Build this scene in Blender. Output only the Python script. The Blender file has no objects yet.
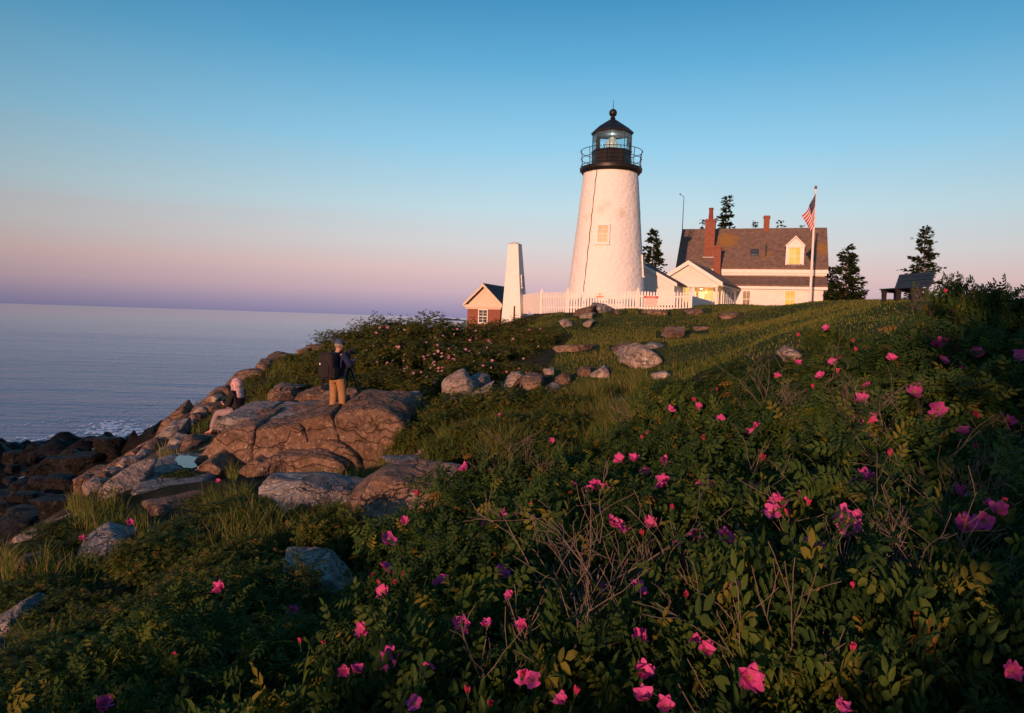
import bpy, bmesh, math, random
import numpy as np
from mathutils import Vector, Matrix

scene = bpy.context.scene
COL = scene.collection
R = math.radians

# ------------------------------------------------------------------ camera model
W, H, F = 1024, 713, 720.0
ROLL = math.atan(0.0318)
PITCH = math.atan((356.5 - 319.3) * math.cos(ROLL) / F)
_F = np.array([0, math.cos(PITCH), -math.sin(PITCH)])
_U0 = np.array([0, math.sin(PITCH), math.cos(PITCH)])
_X = np.array([1.0, 0, 0])
CR = math.cos(ROLL) * _X + math.sin(ROLL) * _U0
CU = -math.sin(ROLL) * _X + math.cos(ROLL) * _U0

def ray(px, py):
    return _F + (px - W / 2) / F * CR + (H / 2 - py) / F * CU

def P(px, py, Y):
    """Point seen at a pixel of the photograph, at the distance Y in front of the viewer (eye at the origin)."""
    d = ray(px, py)
    return d * (Y / d[1])

def PZ(px, py, z):
    d = ray(px, py)
    return d * (z / d[2])

def project(pts):
    pts = np.asarray(pts, float)
    f = pts @ _F
    f = np.where(f > 0.05, f, 0.05)
    return W / 2 + F * (pts @ CR) / f, H / 2 - F * (pts @ CU) / f

def in_poly(px, py, poly):
    inside = np.zeros(len(px), bool)
    n = len(poly)
    for i in range(n):
        x0, y0 = poly[i]
        x1, y1 = poly[(i + 1) % n]
        c = ((y0 > py) != (y1 > py)) & (px < (x1 - x0) * (py - y0) / ((y1 - y0) or 1e-9) + x0)
        inside ^= c
    return inside

# ------------------------------------------------------------------ noise
def _hash(ix, iy, iz, seed):
    h = (ix.astype(np.int64) * 374761393 + iy.astype(np.int64) * 668265263 + iz.astype(np.int64) * 2147483647 + seed * 974711) & 0xFFFFFFFF
    h = ((h ^ (h >> 13)) * 1274126177) & 0xFFFFFFFF
    h = ((h ^ (h >> 16)) * 2246822519) & 0xFFFFFFFF
    return ((h ^ (h >> 15)) & 0xFFFFFF) / float(0xFFFFFF)

def vnoise(p, seed=0):
    p = np.asarray(p, float)
    i = np.floor(p).astype(np.int64)
    f = p - i
    f = f * f * (3 - 2 * f)
    out = 0
    for dx in (0, 1):
        wx = f[:, 0] if dx else 1 - f[:, 0]
        for dy in (0, 1):
            wy = f[:, 1] if dy else 1 - f[:, 1]
            for dz in (0, 1):
                wz = f[:, 2] if dz else 1 - f[:, 2]
                out = out + wx * wy * wz * _hash(i[:, 0] + dx, i[:, 1] + dy, i[:, 2] + dz, seed)
    return out * 2 - 1

def fbm(p, octaves=4, seed=0, gain=0.5):
    p = np.asarray(p, float)
    out = 0
    a = 1.0
    for k in range(octaves):
        out = out + a * vnoise(p * (2 ** k) + 17.3 * k, seed + k)
        a *= gain
    return out

# ------------------------------------------------------------------ objects
def tag(o, label=None, cat=None, group=None, kind=None):
    if label: o['label'] = label
    if cat: o['category'] = cat
    if group: o['group'] = group
    if kind: o['kind'] = kind
    return o

def empty(name, loc, rotz=0, label=None, cat=None, group=None):
    o = bpy.data.objects.new(name, None)
    o.empty_display_size = 0.2
    COL.objects.link(o)
    o.location = tuple(loc)
    o.rotation_euler = (0, 0, rotz)
    return tag(o, label, cat, group)

def link(name, me, parent=None, mats=None):
    o = bpy.data.objects.new(name, me)
    COL.objects.link(o)
    if parent is not None:
        o.parent = parent
    if mats is not None:
        for m in (mats if isinstance(mats, (list, tuple)) else [mats]):
            me.materials.append(m)
    return o

def np_mesh(name, V, faces_list, smooth=False, matidx=None, attrs=None):
    """faces_list: list of int arrays (n,3) or (n,4)."""
    me = bpy.data.meshes.new(name)
    V = np.asarray(V, np.float32)
    me.vertices.add(len(V))
    me.vertices.foreach_set('co', V.ravel())
    loops = np.concatenate([np.asarray(f, np.int32).ravel() for f in faces_list])
    sizes = np.concatenate([np.full(len(f), np.asarray(f).shape[1], np.int32) for f in faces_list])
    starts = np.concatenate([[0], np.cumsum(sizes)[:-1]]).astype(np.int32)
    me.loops.add(len(loops))
    me.loops.foreach_set('vertex_index', loops)
    me.polygons.add(len(sizes))
    me.polygons.foreach_set('loop_start', starts)
    me.polygons.foreach_set('loop_total', sizes)
    if matidx is not None:
        me.polygons.foreach_set('material_index', np.asarray(matidx, np.int32))
    me.polygons.foreach_set('use_smooth', np.full(len(sizes), bool(smooth)))
    for k, a in (attrs or {}).items():
        at = me.attributes.new(k, 'FLOAT', 'POINT')
        at.data.foreach_set('value', np.asarray(a, np.float32))
    me.update(calc_edges=True)
    me.validate()
    return me

class MB:
    """Collects solid shapes and links them as ONE mesh object."""
    def __init__(s):
        s.v = []; s.f = []; s.m = []; s.mi = 0
    def add(s, verts, faces):
        b = len(s.v)
        s.v += [tuple(map(float, v)) for v in verts]
        for f in faces:
            s.f.append(tuple(b + i for i in f)); s.m.append(s.mi)
    def box(s, x0, x1, y0, y1, z0, z1):
        s.add([(x0,y0,z0),(x1,y0,z0),(x1,y1,z0),(x0,y1,z0),(x0,y0,z1),(x1,y0,z1),(x1,y1,z1),(x0,y1,z1)],
              [(0,3,2,1),(4,5,6,7),(0,1,5,4),(1,2,6,5),(2,3,7,6),(3,0,4,7)])
        return s
    def prism(s, poly, axis, a0, a1):
        """poly: 2D points; axis 'x': (y,z) points, 'y': (x,z), 'z': (x,y)."""
        n = len(poly)
        def mk(p, a):
            return {'x': (a, p[0], p[1]), 'y': (p[0], a, p[1]), 'z': (p[0], p[1], a)}[axis]
        s.add([mk(p, a0) for p in poly] + [mk(p, a1) for p in poly],
              [tuple(range(n))[::-1], tuple(range(n, 2*n))] + [(i, (i+1) % n, n + (i+1) % n, n + i) for i in range(n)])
        return s
    def tube(s, pts, r, n=8, cap=True):
        pts = [Vector(p) for p in pts]
        rs = r if isinstance(r, (list, tuple)) else [r] * len(pts)
        rings = []
        for i, p in enumerate(pts):
            t = (pts[min(i+1, len(pts)-1)] - pts[max(i-1, 0)])
            t = t.normalized() if t.length > 1e-9 else Vector((0, 0, 1))
            a = t.cross(Vector((0, 0, 1)) if abs(t.z) < 0.9 else Vector((1, 0, 0))).normalized()
            b = t.cross(a)
            rings.append([p + (a * math.cos(k*2*math.pi/n) + b * math.sin(k*2*math.pi/n)) * rs[i] for k in range(n)])
        V = [v for g in rings for v in g]
        Fc = []
        for i in range(len(pts) - 1):
            for k in range(n):
                Fc.append((i*n+k, i*n+(k+1) % n, (i+1)*n+(k+1) % n, (i+1)*n+k))
        if cap:
            Fc += [tuple(range(n))[::-1], tuple((len(pts)-1)*n + k for k in range(n))]
        s.add(V, Fc)
        return s
    def lathe(s, prof, n=48, closed=False, a0=0.0):
        V = []; Fc = []
        for (r, z) in prof:
            for k in range(n):
                a = a0 + k*2*math.pi/n
                V.append((r*math.cos(a), r*math.sin(a), z))
        for i in range(len(prof) - 1):
            for k in range(n):
                Fc.append((i*n+k, i*n+(k+1) % n, (i+1)*n+(k+1) % n, (i+1)*n+k))
        if not closed:
            Fc += [tuple(range(n))[::-1], tuple((len(prof)-1)*n + k for k in range(n))]
        s.add(V, Fc)
        return s
    def build(s, name, mat, parent=None, smooth=False, bevel=0):
        me = bpy.data.meshes.new(name)
        me.from_pydata(s.v, [], s.f)
        if any(s.m):
            me.polygons.foreach_set('material_index', s.m)
        bm = bmesh.new(); bm.from_mesh(me)
        bmesh.ops.recalc_face_normals(bm, faces=bm.faces)
        if bevel:
            bmesh.ops.bevel(bm, geom=[e for e in bm.edges], offset=bevel, segments=1, affect='EDGES', clamp_overlap=True)
        bm.to_mesh(me); bm.free()
        if smooth:
            me.polygons.foreach_set('use_smooth', [True] * len(me.polygons))
            try:
                me.set_sharp_from_angle(angle=R(35))
            except Exception:
                pass
        return link(name, me, parent, mat)

def skin_mesh(name, joints, edges, root=0, sub=2):
    """joints: list of (x,y,z,r) or (x,y,z,rx,ry); grows one continuous surface round the skeleton."""
    me = bpy.data.meshes.new(name)
    me.from_pydata([j[:3] for j in joints], edges, [])
    o = bpy.data.objects.new(name, me)
    COL.objects.link(o)
    m = o.modifiers.new('s', 'SKIN')
    m.use_smooth_shade = True
    if not me.skin_vertices:
        raise RuntimeError('no skin layer')
    for i, j in enumerate(joints):
        sv = me.skin_vertices[0].data[i]
        sv.radius = (j[3], j[4] if len(j) > 4 else j[3])
        sv.use_root = (i == root)
    b = o.modifiers.new('b', 'SUBSURF'); b.levels = sub; b.render_levels = sub
    dg = bpy.context.evaluated_depsgraph_get()
    dg.update()
    res = bpy.data.meshes.new_from_object(o.evaluated_get(dg))
    bpy.data.objects.remove(o)
    bpy.data.meshes.remove(me)
    res.name = name
    res.polygons.foreach_set('use_smooth', [True] * len(res.polygons))
    return res

# ------------------------------------------------------------------ materials
def mat_new(name):
    m = bpy.data.materials.new(name)
    m.use_nodes = True
    nt = m.node_tree
    b = nt.nodes['Principled BSDF']
    return m, nt, b

def node(nt, typ, **kw):
    n = nt.nodes.new(typ)
    for k, v in kw.items():
        setattr(n, k, v)
    return n

def ramp(nt, fac, stops, interp='LINEAR'):
    r = nt.nodes.new('ShaderNodeValToRGB')
    e = r.color_ramp.elements
    r.color_ramp.interpolation = interp
    while len(e) < len(stops):
        e.new(0.5)
    for i, (p, c) in enumerate(stops):
        e[i].position = p
        e[i].color = (*c, 1) if len(c) == 3 else c
    nt.links.new(fac, r.inputs['Fac'])
    return r.outputs['Color']

def noise(nt, scale, detail=5, rough=0.55, vec=None, dist=0.0, ntype=None):
    n = nt.nodes.new('ShaderNodeTexNoise')
    n.inputs['Scale'].default_value = scale
    n.inputs['Detail'].default_value = detail
    n.inputs['Roughness'].default_value = rough
    n.inputs['Distortion'].default_value = dist
    if vec is not None:
        nt.links.new(vec, n.inputs['Vector'])
    return n.outputs['Fac']

def objco(nt, scale=None):
    t = nt.nodes.new('ShaderNodeTexCoord')
    if scale is None:
        return t.outputs['Object']
    mp = nt.nodes.new('ShaderNodeMapping')
    mp.inputs['Scale'].default_value = scale
    nt.links.new(t.outputs['Object'], mp.inputs['Vector'])
    return mp.outputs['Vector']

def mixc(nt, fac, a, b, blend='MIX'):
    m = nt.nodes.new('ShaderNodeMix')
    m.data_type = 'RGBA'
    m.blend_type = blend
    for sock, v in ((m.inputs[0], fac), (m.inputs[6], a), (m.inputs[7], b)):
        if isinstance(v, (int, float)):
            sock.default_value = v
        elif isinstance(v, tuple):
            sock.default_value = (*v, 1) if len(v) == 3 else v
        else:
            nt.links.new(v, sock)
    return m.outputs[2]

def mth(nt, op, a, b=None, c=None, clamp=False):
    m = nt.nodes.new('ShaderNodeMath')
    m.operation = op
    m.use_clamp = clamp
    for i, v in enumerate((a, b, c)):
        if v is None: continue
        if isinstance(v, (int, float)):
            m.inputs[i].default_value = v
        else:
            nt.links.new(v, m.inputs[i])
    return m.outputs[0]

def bump(nt, b, height, strength=0.5, dist=0.02):
    n = nt.nodes.new('ShaderNodeBump')
    n.inputs['Strength'].default_value = strength
    n.inputs['Distance'].default_value = dist
    nt.links.new(height, n.inputs['Height'])
    nt.links.new(n.outputs['Normal'], b.inputs['Normal'])

def attr(nt, name):
    a = nt.nodes.new('ShaderNodeAttribute')
    a.attribute_name = name
    return a.outputs['Fac']

def setc(nt, b, c):
    nt.links.new(c, b.inputs['Base Color'])

def plain(name, col, rough=0.6, vary=0.15, scale=8, metal=0.0, bumpst=0.0, spec=0.4):
    m, nt, b = mat_new(name)
    f = noise(nt, scale, 6, 0.6, objco(nt))
    lo = tuple(c * (1 - vary) for c in col); hi = tuple(min(1, c * (1 + vary)) for c in col)
    setc(nt, b, ramp(nt, f, [(0.3, lo), (0.7, hi)]))
    b.inputs['Roughness'].default_value = rough
    b.inputs['Metallic'].default_value = metal
    b.inputs['Specular IOR Level'].default_value = spec
    if bumpst:
        bump(nt, b, f, bumpst, 0.02)
    return m

M = {}
def granite(name, base, alt, lichen=0.0, dark=0.5, rough=0.85):
    m, nt, b = mat_new(name)
    co = objco(nt)
    geo = nt.nodes.new('ShaderNodeNewGeometry').outputs['Position']
    big = noise(nt, 0.9, 4, 0.6, geo, 0.6)
    c = ramp(nt, big, [(0.32, base), (0.66, alt)])
    fine = noise(nt, 28, 8, 0.75, geo)
    c = mixc(nt, 0.55, c, ramp(nt, fine, [(0.3, (0.25, 0.25, 0.25)), (0.62, (1, 1, 1))]), 'MULTIPLY')
    blot = noise(nt, 4.5, 6, 0.7, geo, 0.4)
    c = mixc(nt, ramp(nt, blot, [(0.47, (0, 0, 0)), (0.62, (0.85, 0.85, 0.85))]), c, tuple(x * dark for x in base))
    pale = noise(nt, 9.0, 5, 0.75, mixc(nt, 1.0, geo, (3.1, 7.7, 1.3), 'ADD'))
    c = mixc(nt, ramp(nt, pale, [(0.56, (0, 0, 0)), (0.66, (0.7, 0.7, 0.7))]), c, tuple(min(1, x * 1.7 + 0.05) for x in alt))
    if lichen:
        li = noise(nt, 3.2, 7, 0.7, mixc(nt, 1.0, geo, (13.1, 1.7, 4.3), 'ADD'))
        c = mixc(nt, ramp(nt, li, [(0.68 - lichen, (0, 0, 0)), (0.74 - lichen, (0.8, 0.8, 0.8))]), c, (0.34, 0.17, 0.04))
    # cracks
    v = node(nt, 'ShaderNodeTexVoronoi', feature='DISTANCE_TO_EDGE')
    v.inputs['Scale'].default_value = 0.75
    wv = mixc(nt, 0.28, geo, nt.nodes.new('ShaderNodeTexNoise').outputs['Color'])
    nt.links.new(wv, v.inputs['Vector'])
    cr = ramp(nt, v.outputs['Distance'], [(0.0, (0.1, 0.1, 0.1)), (0.014, (1, 1, 1))])
    c = mixc(nt, mth(nt, 'MULTIPLY', big, 0.7), c, cr, 'MULTIPLY')
    v2 = node(nt, 'ShaderNodeTexVoronoi', feature='DISTANCE_TO_EDGE')
    v2.inputs['Scale'].default_value = 1.5
    m2 = nt.nodes.new('ShaderNodeMapping'); m2.inputs['Rotation'].default_value = (0.2, 0.35, 0.5); m2.inputs['Scale'].default_value = (0.55, 0.8, 2.4)
    nt.links.new(wv, m2.inputs['Vector']); nt.links.new(m2.outputs['Vector'], v2.inputs['Vector'])
    c = mixc(nt, 0.42, c, ramp(nt, v2.outputs['Distance'], [(0.0, (0.15, 0.13, 0.12)), (0.02, (1, 1, 1))]), 'MULTIPLY')
    cell = node(nt, 'ShaderNodeTexVoronoi'); cell.inputs['Scale'].default_value = 1.5
    nt.links.new(m2.outputs['Vector'], cell.inputs['Vector'])
    c = mixc(nt, 0.35, c, ramp(nt, cell.outputs['Color'], [(0.2, (0.55, 0.5, 0.47)), (0.8, (1, 1, 1))]), 'MULTIPLY')
    setc(nt, b, c)
    b.inputs['Roughness'].default_value = rough
    h = mth(nt, 'ADD', mth(nt, 'MULTIPLY', fine, 0.35), mth(nt, 'MULTIPLY', blot, 0.8))
    h = mth(nt, 'ADD', h, mth(nt, 'MULTIPLY', mth(nt, 'MINIMUM', v.outputs['Distance'], 0.02), 16.0))
    h = mth(nt, 'ADD', h, mth(nt, 'MULTIPLY', noise(nt, 2.0, 6, 0.65, geo, 0.8), 3.0))
    mp = nt.nodes.new('ShaderNodeMapping'); mp.inputs['Rotation'].default_value = (0.25, 0.5, 0.3); mp.inputs['Scale'].default_value = (0.5, 0.5, 5.0)
    nt.links.new(geo, mp.inputs['Vector'])
    h = mth(nt, 'ADD', h, mth(nt, 'MULTIPLY', noise(nt, 1.4, 5, 0.7, mp.outputs['Vector'], 0.1), 0.8))
    b.inputs['Specular IOR Level'].default_value = 0.15
    h = mth(nt, 'ADD', h, mth(nt, 'MULTIPLY', mth(nt, 'MINIMUM', v2.outputs['Distance'], 0.03), 26.0))
    h = mth(nt, 'ADD', h, mth(nt, 'MULTIPLY', mth(nt, 'MULTIPLY', cell.outputs['Distance'], 1.0), 0.6))
    bump(nt, b, h, 1.0, 0.06)
    return m

M['pink'] = granite('pink_granite', (0.25, 0.15, 0.10), (0.35, 0.235, 0.165), 0.03)
M['grey'] = granite('grey_granite', (0.29, 0.255, 0.23), (0.40, 0.365, 0.335), 0.0)
M['pale'] = granite('pale_granite', (0.42, 0.315, 0.25), (0.52, 0.425, 0.35), 0.015)
M['brown'] = granite('brown_granite', (0.20, 0.12, 0.075), (0.29, 0.19, 0.13), 0.05)
WETSPEC = 0.1
M['wet'] = granite('wet_black_rock', (0.009, 0.008, 0.008), (0.022, 0.02, 0.018), 0.0, 0.5, 0.6)

def leafmat(name, stops, trans=0.25, rough=0.7):
    m, nt, b = mat_new(name)
    t = attr(nt, 'tint')
    c = ramp(nt, t, stops)
    setc(nt, b, c)
    b.inputs['Roughness'].default_value = rough
    b.inputs['Specular IOR Level'].default_value = 0.12
    tr = nt.nodes.new('ShaderNodeBsdfTranslucent')
    nt.links.new(c, tr.inputs['Color'])
    mx = nt.nodes.new('ShaderNodeMixShader')
    mx.inputs[0].default_value = trans
    nt.links.new(b.outputs[0], mx.inputs[1]); nt.links.new(tr.outputs[0], mx.inputs[2])
    nt.links.new(mx.outputs[0], nt.nodes['Material Output'].inputs['Surface'])
    return m

M['leaf'] = leafmat('rose_leaf', [(0.0, (0.016, 0.038, 0.010)), (0.5, (0.036, 0.072, 0.016)), (0.8, (0.075, 0.115, 0.020)), (0.93, (0.16, 0.14, 0.02)), (1.0, (0.22, 0.085, 0.02))])  # greens darkened to deepen the foreground shade
M['shrubleaf'] = leafmat('shrub_leaf', [(0.0, (0.026, 0.048, 0.010)), (0.5, (0.065, 0.095, 0.018)), (0.8, (0.13, 0.13, 0.025)), (1.0, (0.20, 0.11, 0.03))], .35)  # palette lightened and yellowed for the sun on the middle shrubs
M['moundleaf'] = leafmat('mound_rose_leaf', [(0.0, (0.026, 0.046, 0.010)), (0.4, (0.060, 0.082, 0.016)), (0.7, (0.098, 0.108, 0.02)), (0.9, (0.145, 0.10, 0.02)), (1.0, (0.20, 0.08, 0.02))], .3)  # olive-brown version of the rose leaf, low warm sunlight mixed into its colour
M['grass'] = leafmat('grass_blade', [(0.0, (0.035, 0.065, 0.012)), (0.5, (0.085, 0.125, 0.022)), (0.85, (0.17, 0.16, 0.045)), (1.0, (0.30, 0.20, 0.09))], 0.3)
M['lawn'] = leafmat('lawn_blade', [(0.0, (0.045, 0.075, 0.014)), (0.5, (0.10, 0.13, 0.026)), (0.85, (0.19, 0.17, 0.045)), (1.0, (0.28, 0.19, 0.08))], 0.25)
M['needle'] = leafmat('spruce_needle', [(0.0, (0.012, 0.024, 0.010)), (0.7, (0.03, 0.045, 0.014)), (1.0, (0.08, 0.055, 0.025))], 0.1)
M['petal'] = leafmat('rose_petal', [(0.0, (0.55, 0.035, 0.24)), (0.5, (0.66, 0.075, 0.31)), (1.0, (0.74, 0.25, 0.47))], 0.35, 0.6)
M['palepetal'] = leafmat('pale_rose_petal', [(0.0, (0.45, 0.10, 0.22)), (0.5, (0.55, 0.22, 0.30)), (1.0, (0.66, 0.42, 0.44))], 0.3, 0.6)
M['bud'] = leafmat('rose_bud', [(0.0, (0.45, 0.02, 0.08)), (1.0, (0.62, 0.06, 0.16))], 0.2, 0.5)
M['bark'] = plain('grey_bark', (0.13, 0.10, 0.075), 0.9, 0.4, 30, 0, 0.3)
M['twig'] = plain('dead_twig', (0.15, 0.11, 0.085), 0.9, 0.35, 25)
M['cane'] = plain('rose_cane', (0.075, 0.045, 0.025), 0.85, 0.4, 30)
M['stamen'] = plain('yellow_stamen', (0.6, 0.38, 0.05), 0.7)
# ------------------------------------------------------------------ terrain
SEA = -11.0
CTRL = [  # pixel, pixel, distance
    (905,302,18.5),(1000,303,17.5),(832,304.5,27),(760,309,35),(735,305,40),(690,306.5,39.5),(600,310,40),(560,313.5,40),(530,315,43),
    (650,365,23),(560,345,30),(600,400,19),(700,340,25),(720,360,17.5),(760,345,15),(860,320,16),(940,312,16),(1015,309,15.5),
    (430,396,21),(430,350,31),(370,378,25),(500,347,34),(535,350,31),(480,334,44),(470,368,26),(906,303.5,24),(760,309,33),
    (270,364,29),(240,384,26),(205,412,24),(158,432,22),(125,460,20),(185,440,20),(245,415,21),(290,400,19.5),
    (150,474,14),(185,464,15.4),(95,500,12.5),(30,540,11),(100,530,10.3),(20,590,7.8),(20,713,3.6),(150,570,8),(250,530,8.5),
    (400,462,13.5),(450,425,16),(560,405,18),(520,462,12),(620,440,13),(330,480,12.5),(300,540,8.5),(230,480,12.6),(336.5,420,16.2),(390,418,16.5),
    (320,600,6),(400,540,8.4),(380,405,18.5),
]
WORLD = [  # x, y, z
    (0,0,-1.65),(-2,0,-1.9),(2.5,0,-1.35),(6,0,-0.8),(0,-6,-1.8),(6,-6,-0.9),(-6,-4,-2.6),(-1.2,3,-1.9),(0,3,-1.75),(2.3,3.2,-1.35),(0.3,6,-1.95),
    (2.2,7,-1.6),(4,6,-0.95),(6.4,9,-0.3),(4.2,9,-0.85),(3.1,12,-1.25),(9,6,0.0),(12,12,0.6),(-2.4,4,-2.15),
    (12,30,1.0),(16,38,1.0),(22,40,0.7),(20,50,0.5),(14,56,0.5),(22,56,0.5),(24,75,0.4),(10,70,0.3),(8,46,0.9),(5,44,0.9),(2,48,0.1),(-1,54,-0.7),
    (0,66,-2.0),(20,22,0.7),(30,30,0.8),(40,60,0.3),(45,20,0.8),(45,-10,0.5),(20,-10,0),(20,-40,-1),(0,-40,-2.5),(60,100,-1),(20,110,-1),(100,60,0),(100,-40,0),
    (-9,9,-3.7),(-10,4,-3.6),(-9,-4,-3.8),(-14,-10,-7.5),(-14,4,-7.6),(-14,10,-7.6),(-20,-20,-11),(-24,0,-11.4),(-40,10,-15),(-40,-30,-15),(-60,60,-17),
    (-3,42,-1.6),(-9,50,-8),(-14,40,-9.5),(-17,34,-9.2),(-14,60,-12),(-6,66,-8),(-10,90,-13),(10,100,-3),(-40,90,-18),(-30,75,-16),(0,140,-13),(-40,140,-20),
]
SHORE = [(0,545,25),(40,520,25),(70,500,25),(60,490,31),(0,500,35),(0,470,44),(110,468,36),(118,455,40),(140,445,55),(80,450,50),(0,452,54),(85,480,29),(10,578,15.5),(40,565,16.5),(75,545,17),(10,572,20),(50,540,21),(90,515,21),(-60,600,14),(-60,560,22),(105,500,22)]
CTRL += SHORE
ROCK_CTRL = []       # filled from the rock list below, before the fit

_RB = {}
def fit_terrain():
    pts = [P(*c) for c in CTRL] + [np.array(w, float) for w in WORLD]
    lam = [0.02] * len(pts)
    for q in ROCK_CTRL:
        pts.append(q); lam.append(0.6)
    pts = np.array(pts); n = len(pts)
    D = np.sqrt(((pts[:, None, :2] - pts[None, :, :2]) ** 2).sum(-1) + 0.8 ** 2)
    A = np.zeros((n + 3, n + 3)); b = np.zeros(n + 3)
    A[:n, :n] = D - np.diag(np.array(lam))
    A[:n, n] = 1; A[:n, n+1:] = pts[:, :2]
    A[n, :n] = 1; A[n+1:, :n] = pts[:, :2].T
    b[:n] = pts[:, 2]
    s = np.linalg.solve(A, b)
    _RB.update(p=pts[:, :2], w=s[:n], c=s[n:])

def gz_arr(x, y):
    x = np.asarray(x, float).ravel(); y = np.asarray(y, float).ravel()
    out = np.empty(len(x))
    for k in range(0, len(x), 20000):
        xx = x[k:k+20000]; yy = y[k:k+20000]
        D = np.sqrt((xx[:, None] - _RB['p'][None, :, 0]) ** 2 + (yy[:, None] - _RB['p'][None, :, 1]) ** 2 + 0.8 ** 2)
        out[k:k+20000] = D @ _RB['w'] + _RB['c'][0] + _RB['c'][1] * xx + _RB['c'][2] * yy
    # far from the headland the fitted surface is faded to a gentle fixed level
    r = np.hypot(x - 5, y - 30)
    far = np.clip((r - 90) / 60, 0, 1)
    lvl = np.where(x > 8 + 0.1 * np.abs(y - 30), -0.5 - 0.01 * np.maximum(r - 90, 0), -18.0)
    out = out * (1 - far) + lvl * far
    p = np.stack([x, y, np.zeros_like(x)], 1)
    low = np.clip((-3.9 - out) / 1.5, 0, 1)                     # cliffs and tidal ledges are rough
    rough = fbm(p * 0.16 + 5, 5, 3, 0.55)
    q = np.stack([x * 0.8 + y * 0.6, (y * 0.8 - x * 0.6) * 0.25, np.zeros_like(x)], 1)
    ridge = 1 - np.abs(fbm(q * 0.55, 4, 11, 0.6))
    out = out + low * ((ridge - 0.55) * 1.0 + rough * 0.4 + 0.55 * fbm(p * 0.9, 6, 51, .68) + 0.6 * (0.5 - np.abs(fbm(p * 0.33 + 3, 3, 61))))
    step = np.round(out / 0.4) * 0.4
    out = out * (1 - 0.18 * low) + step * 0.18 * low
    mid = 1 - low
    out = out + mid * (0.05 * fbm(p * 0.5, 3, 21) + 0.022 * fbm(p * 2.1, 3, 5))
    return out

def gz(x, y):
    return float(gz_arr([x], [y])[0])

# ------------------------------------------------------------------ rocks
_ICO = {}
def ico(n):
    if n not in _ICO:
        bm = bmesh.new()
        bmesh.ops.create_icosphere(bm, subdivisions=n, radius=1)
        V = np.array([v.co[:] for v in bm.verts])
        Fc = np.array([[v.index for v in f.verts] for f in bm.faces])
        bm.free()
        _ICO[n] = (V, Fc)
    return _ICO[n]

def soft_body(planes, ext, c, seed, p=9.0, amp=0.06, freq=1.6, n=5, lower=None):
    V, Fc = ico(n)
    d = V * ext
    N = np.array([q[0] for q in planes]); h = np.array([q[1] for q in planes])
    s = np.maximum(d @ N.T, 0) / h
    t = 1.0 / (np.sum(s ** p, axis=1) ** (1 / p) + 1e-9)
    pts = d * t[:, None]
    size = float(np.mean(ext))
    q = pts / size
    k = fbm(q * freq + seed * 3.17, 5, seed, 0.55)
    ledge = np.round(k * 3) / 3.0
    pts = pts * (1 + amp * (0.6 * k + 0.4 * ledge))[:, None]
    fine = fbm(pts * 7.0 + seed, 4, seed + 9, 0.6)
    pts = pts * (1 + 0.012 * fine)[:, None]
    if lower is not None:
        lo = pts[:, 2] < 0
        zmin = pts[:, 2].min()
        want = lower - c[2]
        if want < zmin:
            pts[lo, 2] *= want / zmin
    return pts + c, Fc

def unit(v):
    v = np.asarray(v, float)
    return v / np.linalg.norm(v)

def rock_spec(outline, Y, thick, seed):
    rng = random.Random(seed)
    Yc = Y + thick * 0.4
    pts = np.array([P(px, py, Yc) for px, py in outline])
    x = pts[:, 0]; z = pts[:, 2]
    a = 0.5 * np.sum(x * np.roll(z, -1) - np.roll(x, -1) * z)
    if a < 0:
        pts = pts[::-1]; x = pts[:, 0]; z = pts[:, 2]
    c = pts.mean(0)
    planes = []
    for i in range(len(pts)):
        e = pts[(i+1) % len(pts)] - pts[i]
        if np.hypot(e[0], e[2]) < 1e-4: continue
        n2 = np.array([e[2], 0, -e[0]]); n2 /= np.linalg.norm(n2)
        h = float(n2 @ (pts[i] - c))
        if h < 0.01: h = 0.01
        tilt = rng.uniform(-0.35, 0.05) if n2[2] > 0 else rng.uniform(-0.1, 0.3)
        n3 = unit(n2 + np.array([0, tilt, 0]))
        planes.append((n3, h))
    hh = max(z.max() - z.min(), 0.1)
    planes.append((unit([rng.uniform(-.35, .35), -1, rng.uniform(0.1, .45)]), thick * 0.42))
    planes.append((unit([rng.uniform(-.9, -.4), -1, rng.uniform(0, .4)]), thick * 0.55 + 0.1 * (x.max() - x.min())))
    planes.append((unit([rng.uniform(.4, .9), -1, rng.uniform(0, .4)]), thick * 0.55 + 0.1 * (x.max() - x.min())))
    planes.append((unit([rng.uniform(-.3, .3), 1, rng.uniform(0, .3)]), thick * 0.6))
    for _ in range(5):                 # broken corners
        n = unit([rng.gauss(0, 1), rng.uniform(-1.2, .1), rng.gauss(.2, .8)])
        sup = 1 / max(max(float(n @ q[0]) / q[1] for q in planes), 1e-3)
        planes.append((n, sup * rng.uniform(.88, 1.0)))
    ext = np.array([(x.max() - x.min()) / 2, thick / 2, hh / 2])
    return c, planes, ext, pts

ROCKS = []
def make_rock(label, outline, Y, thick, mat, name='boulder', cat='rock', group=None, seed=None, parent=None, n=None, p=24.0, amp=0.10, ground=True):
    ROCKS.append(dict(label=label, outline=outline, Y=Y, thick=thick, mat=mat, name=name, cat=cat, group=group,
                      seed=len(ROCKS) + 11 if seed is None else seed, parent=parent, n=n, p=p, amp=amp, ground=ground))

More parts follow.
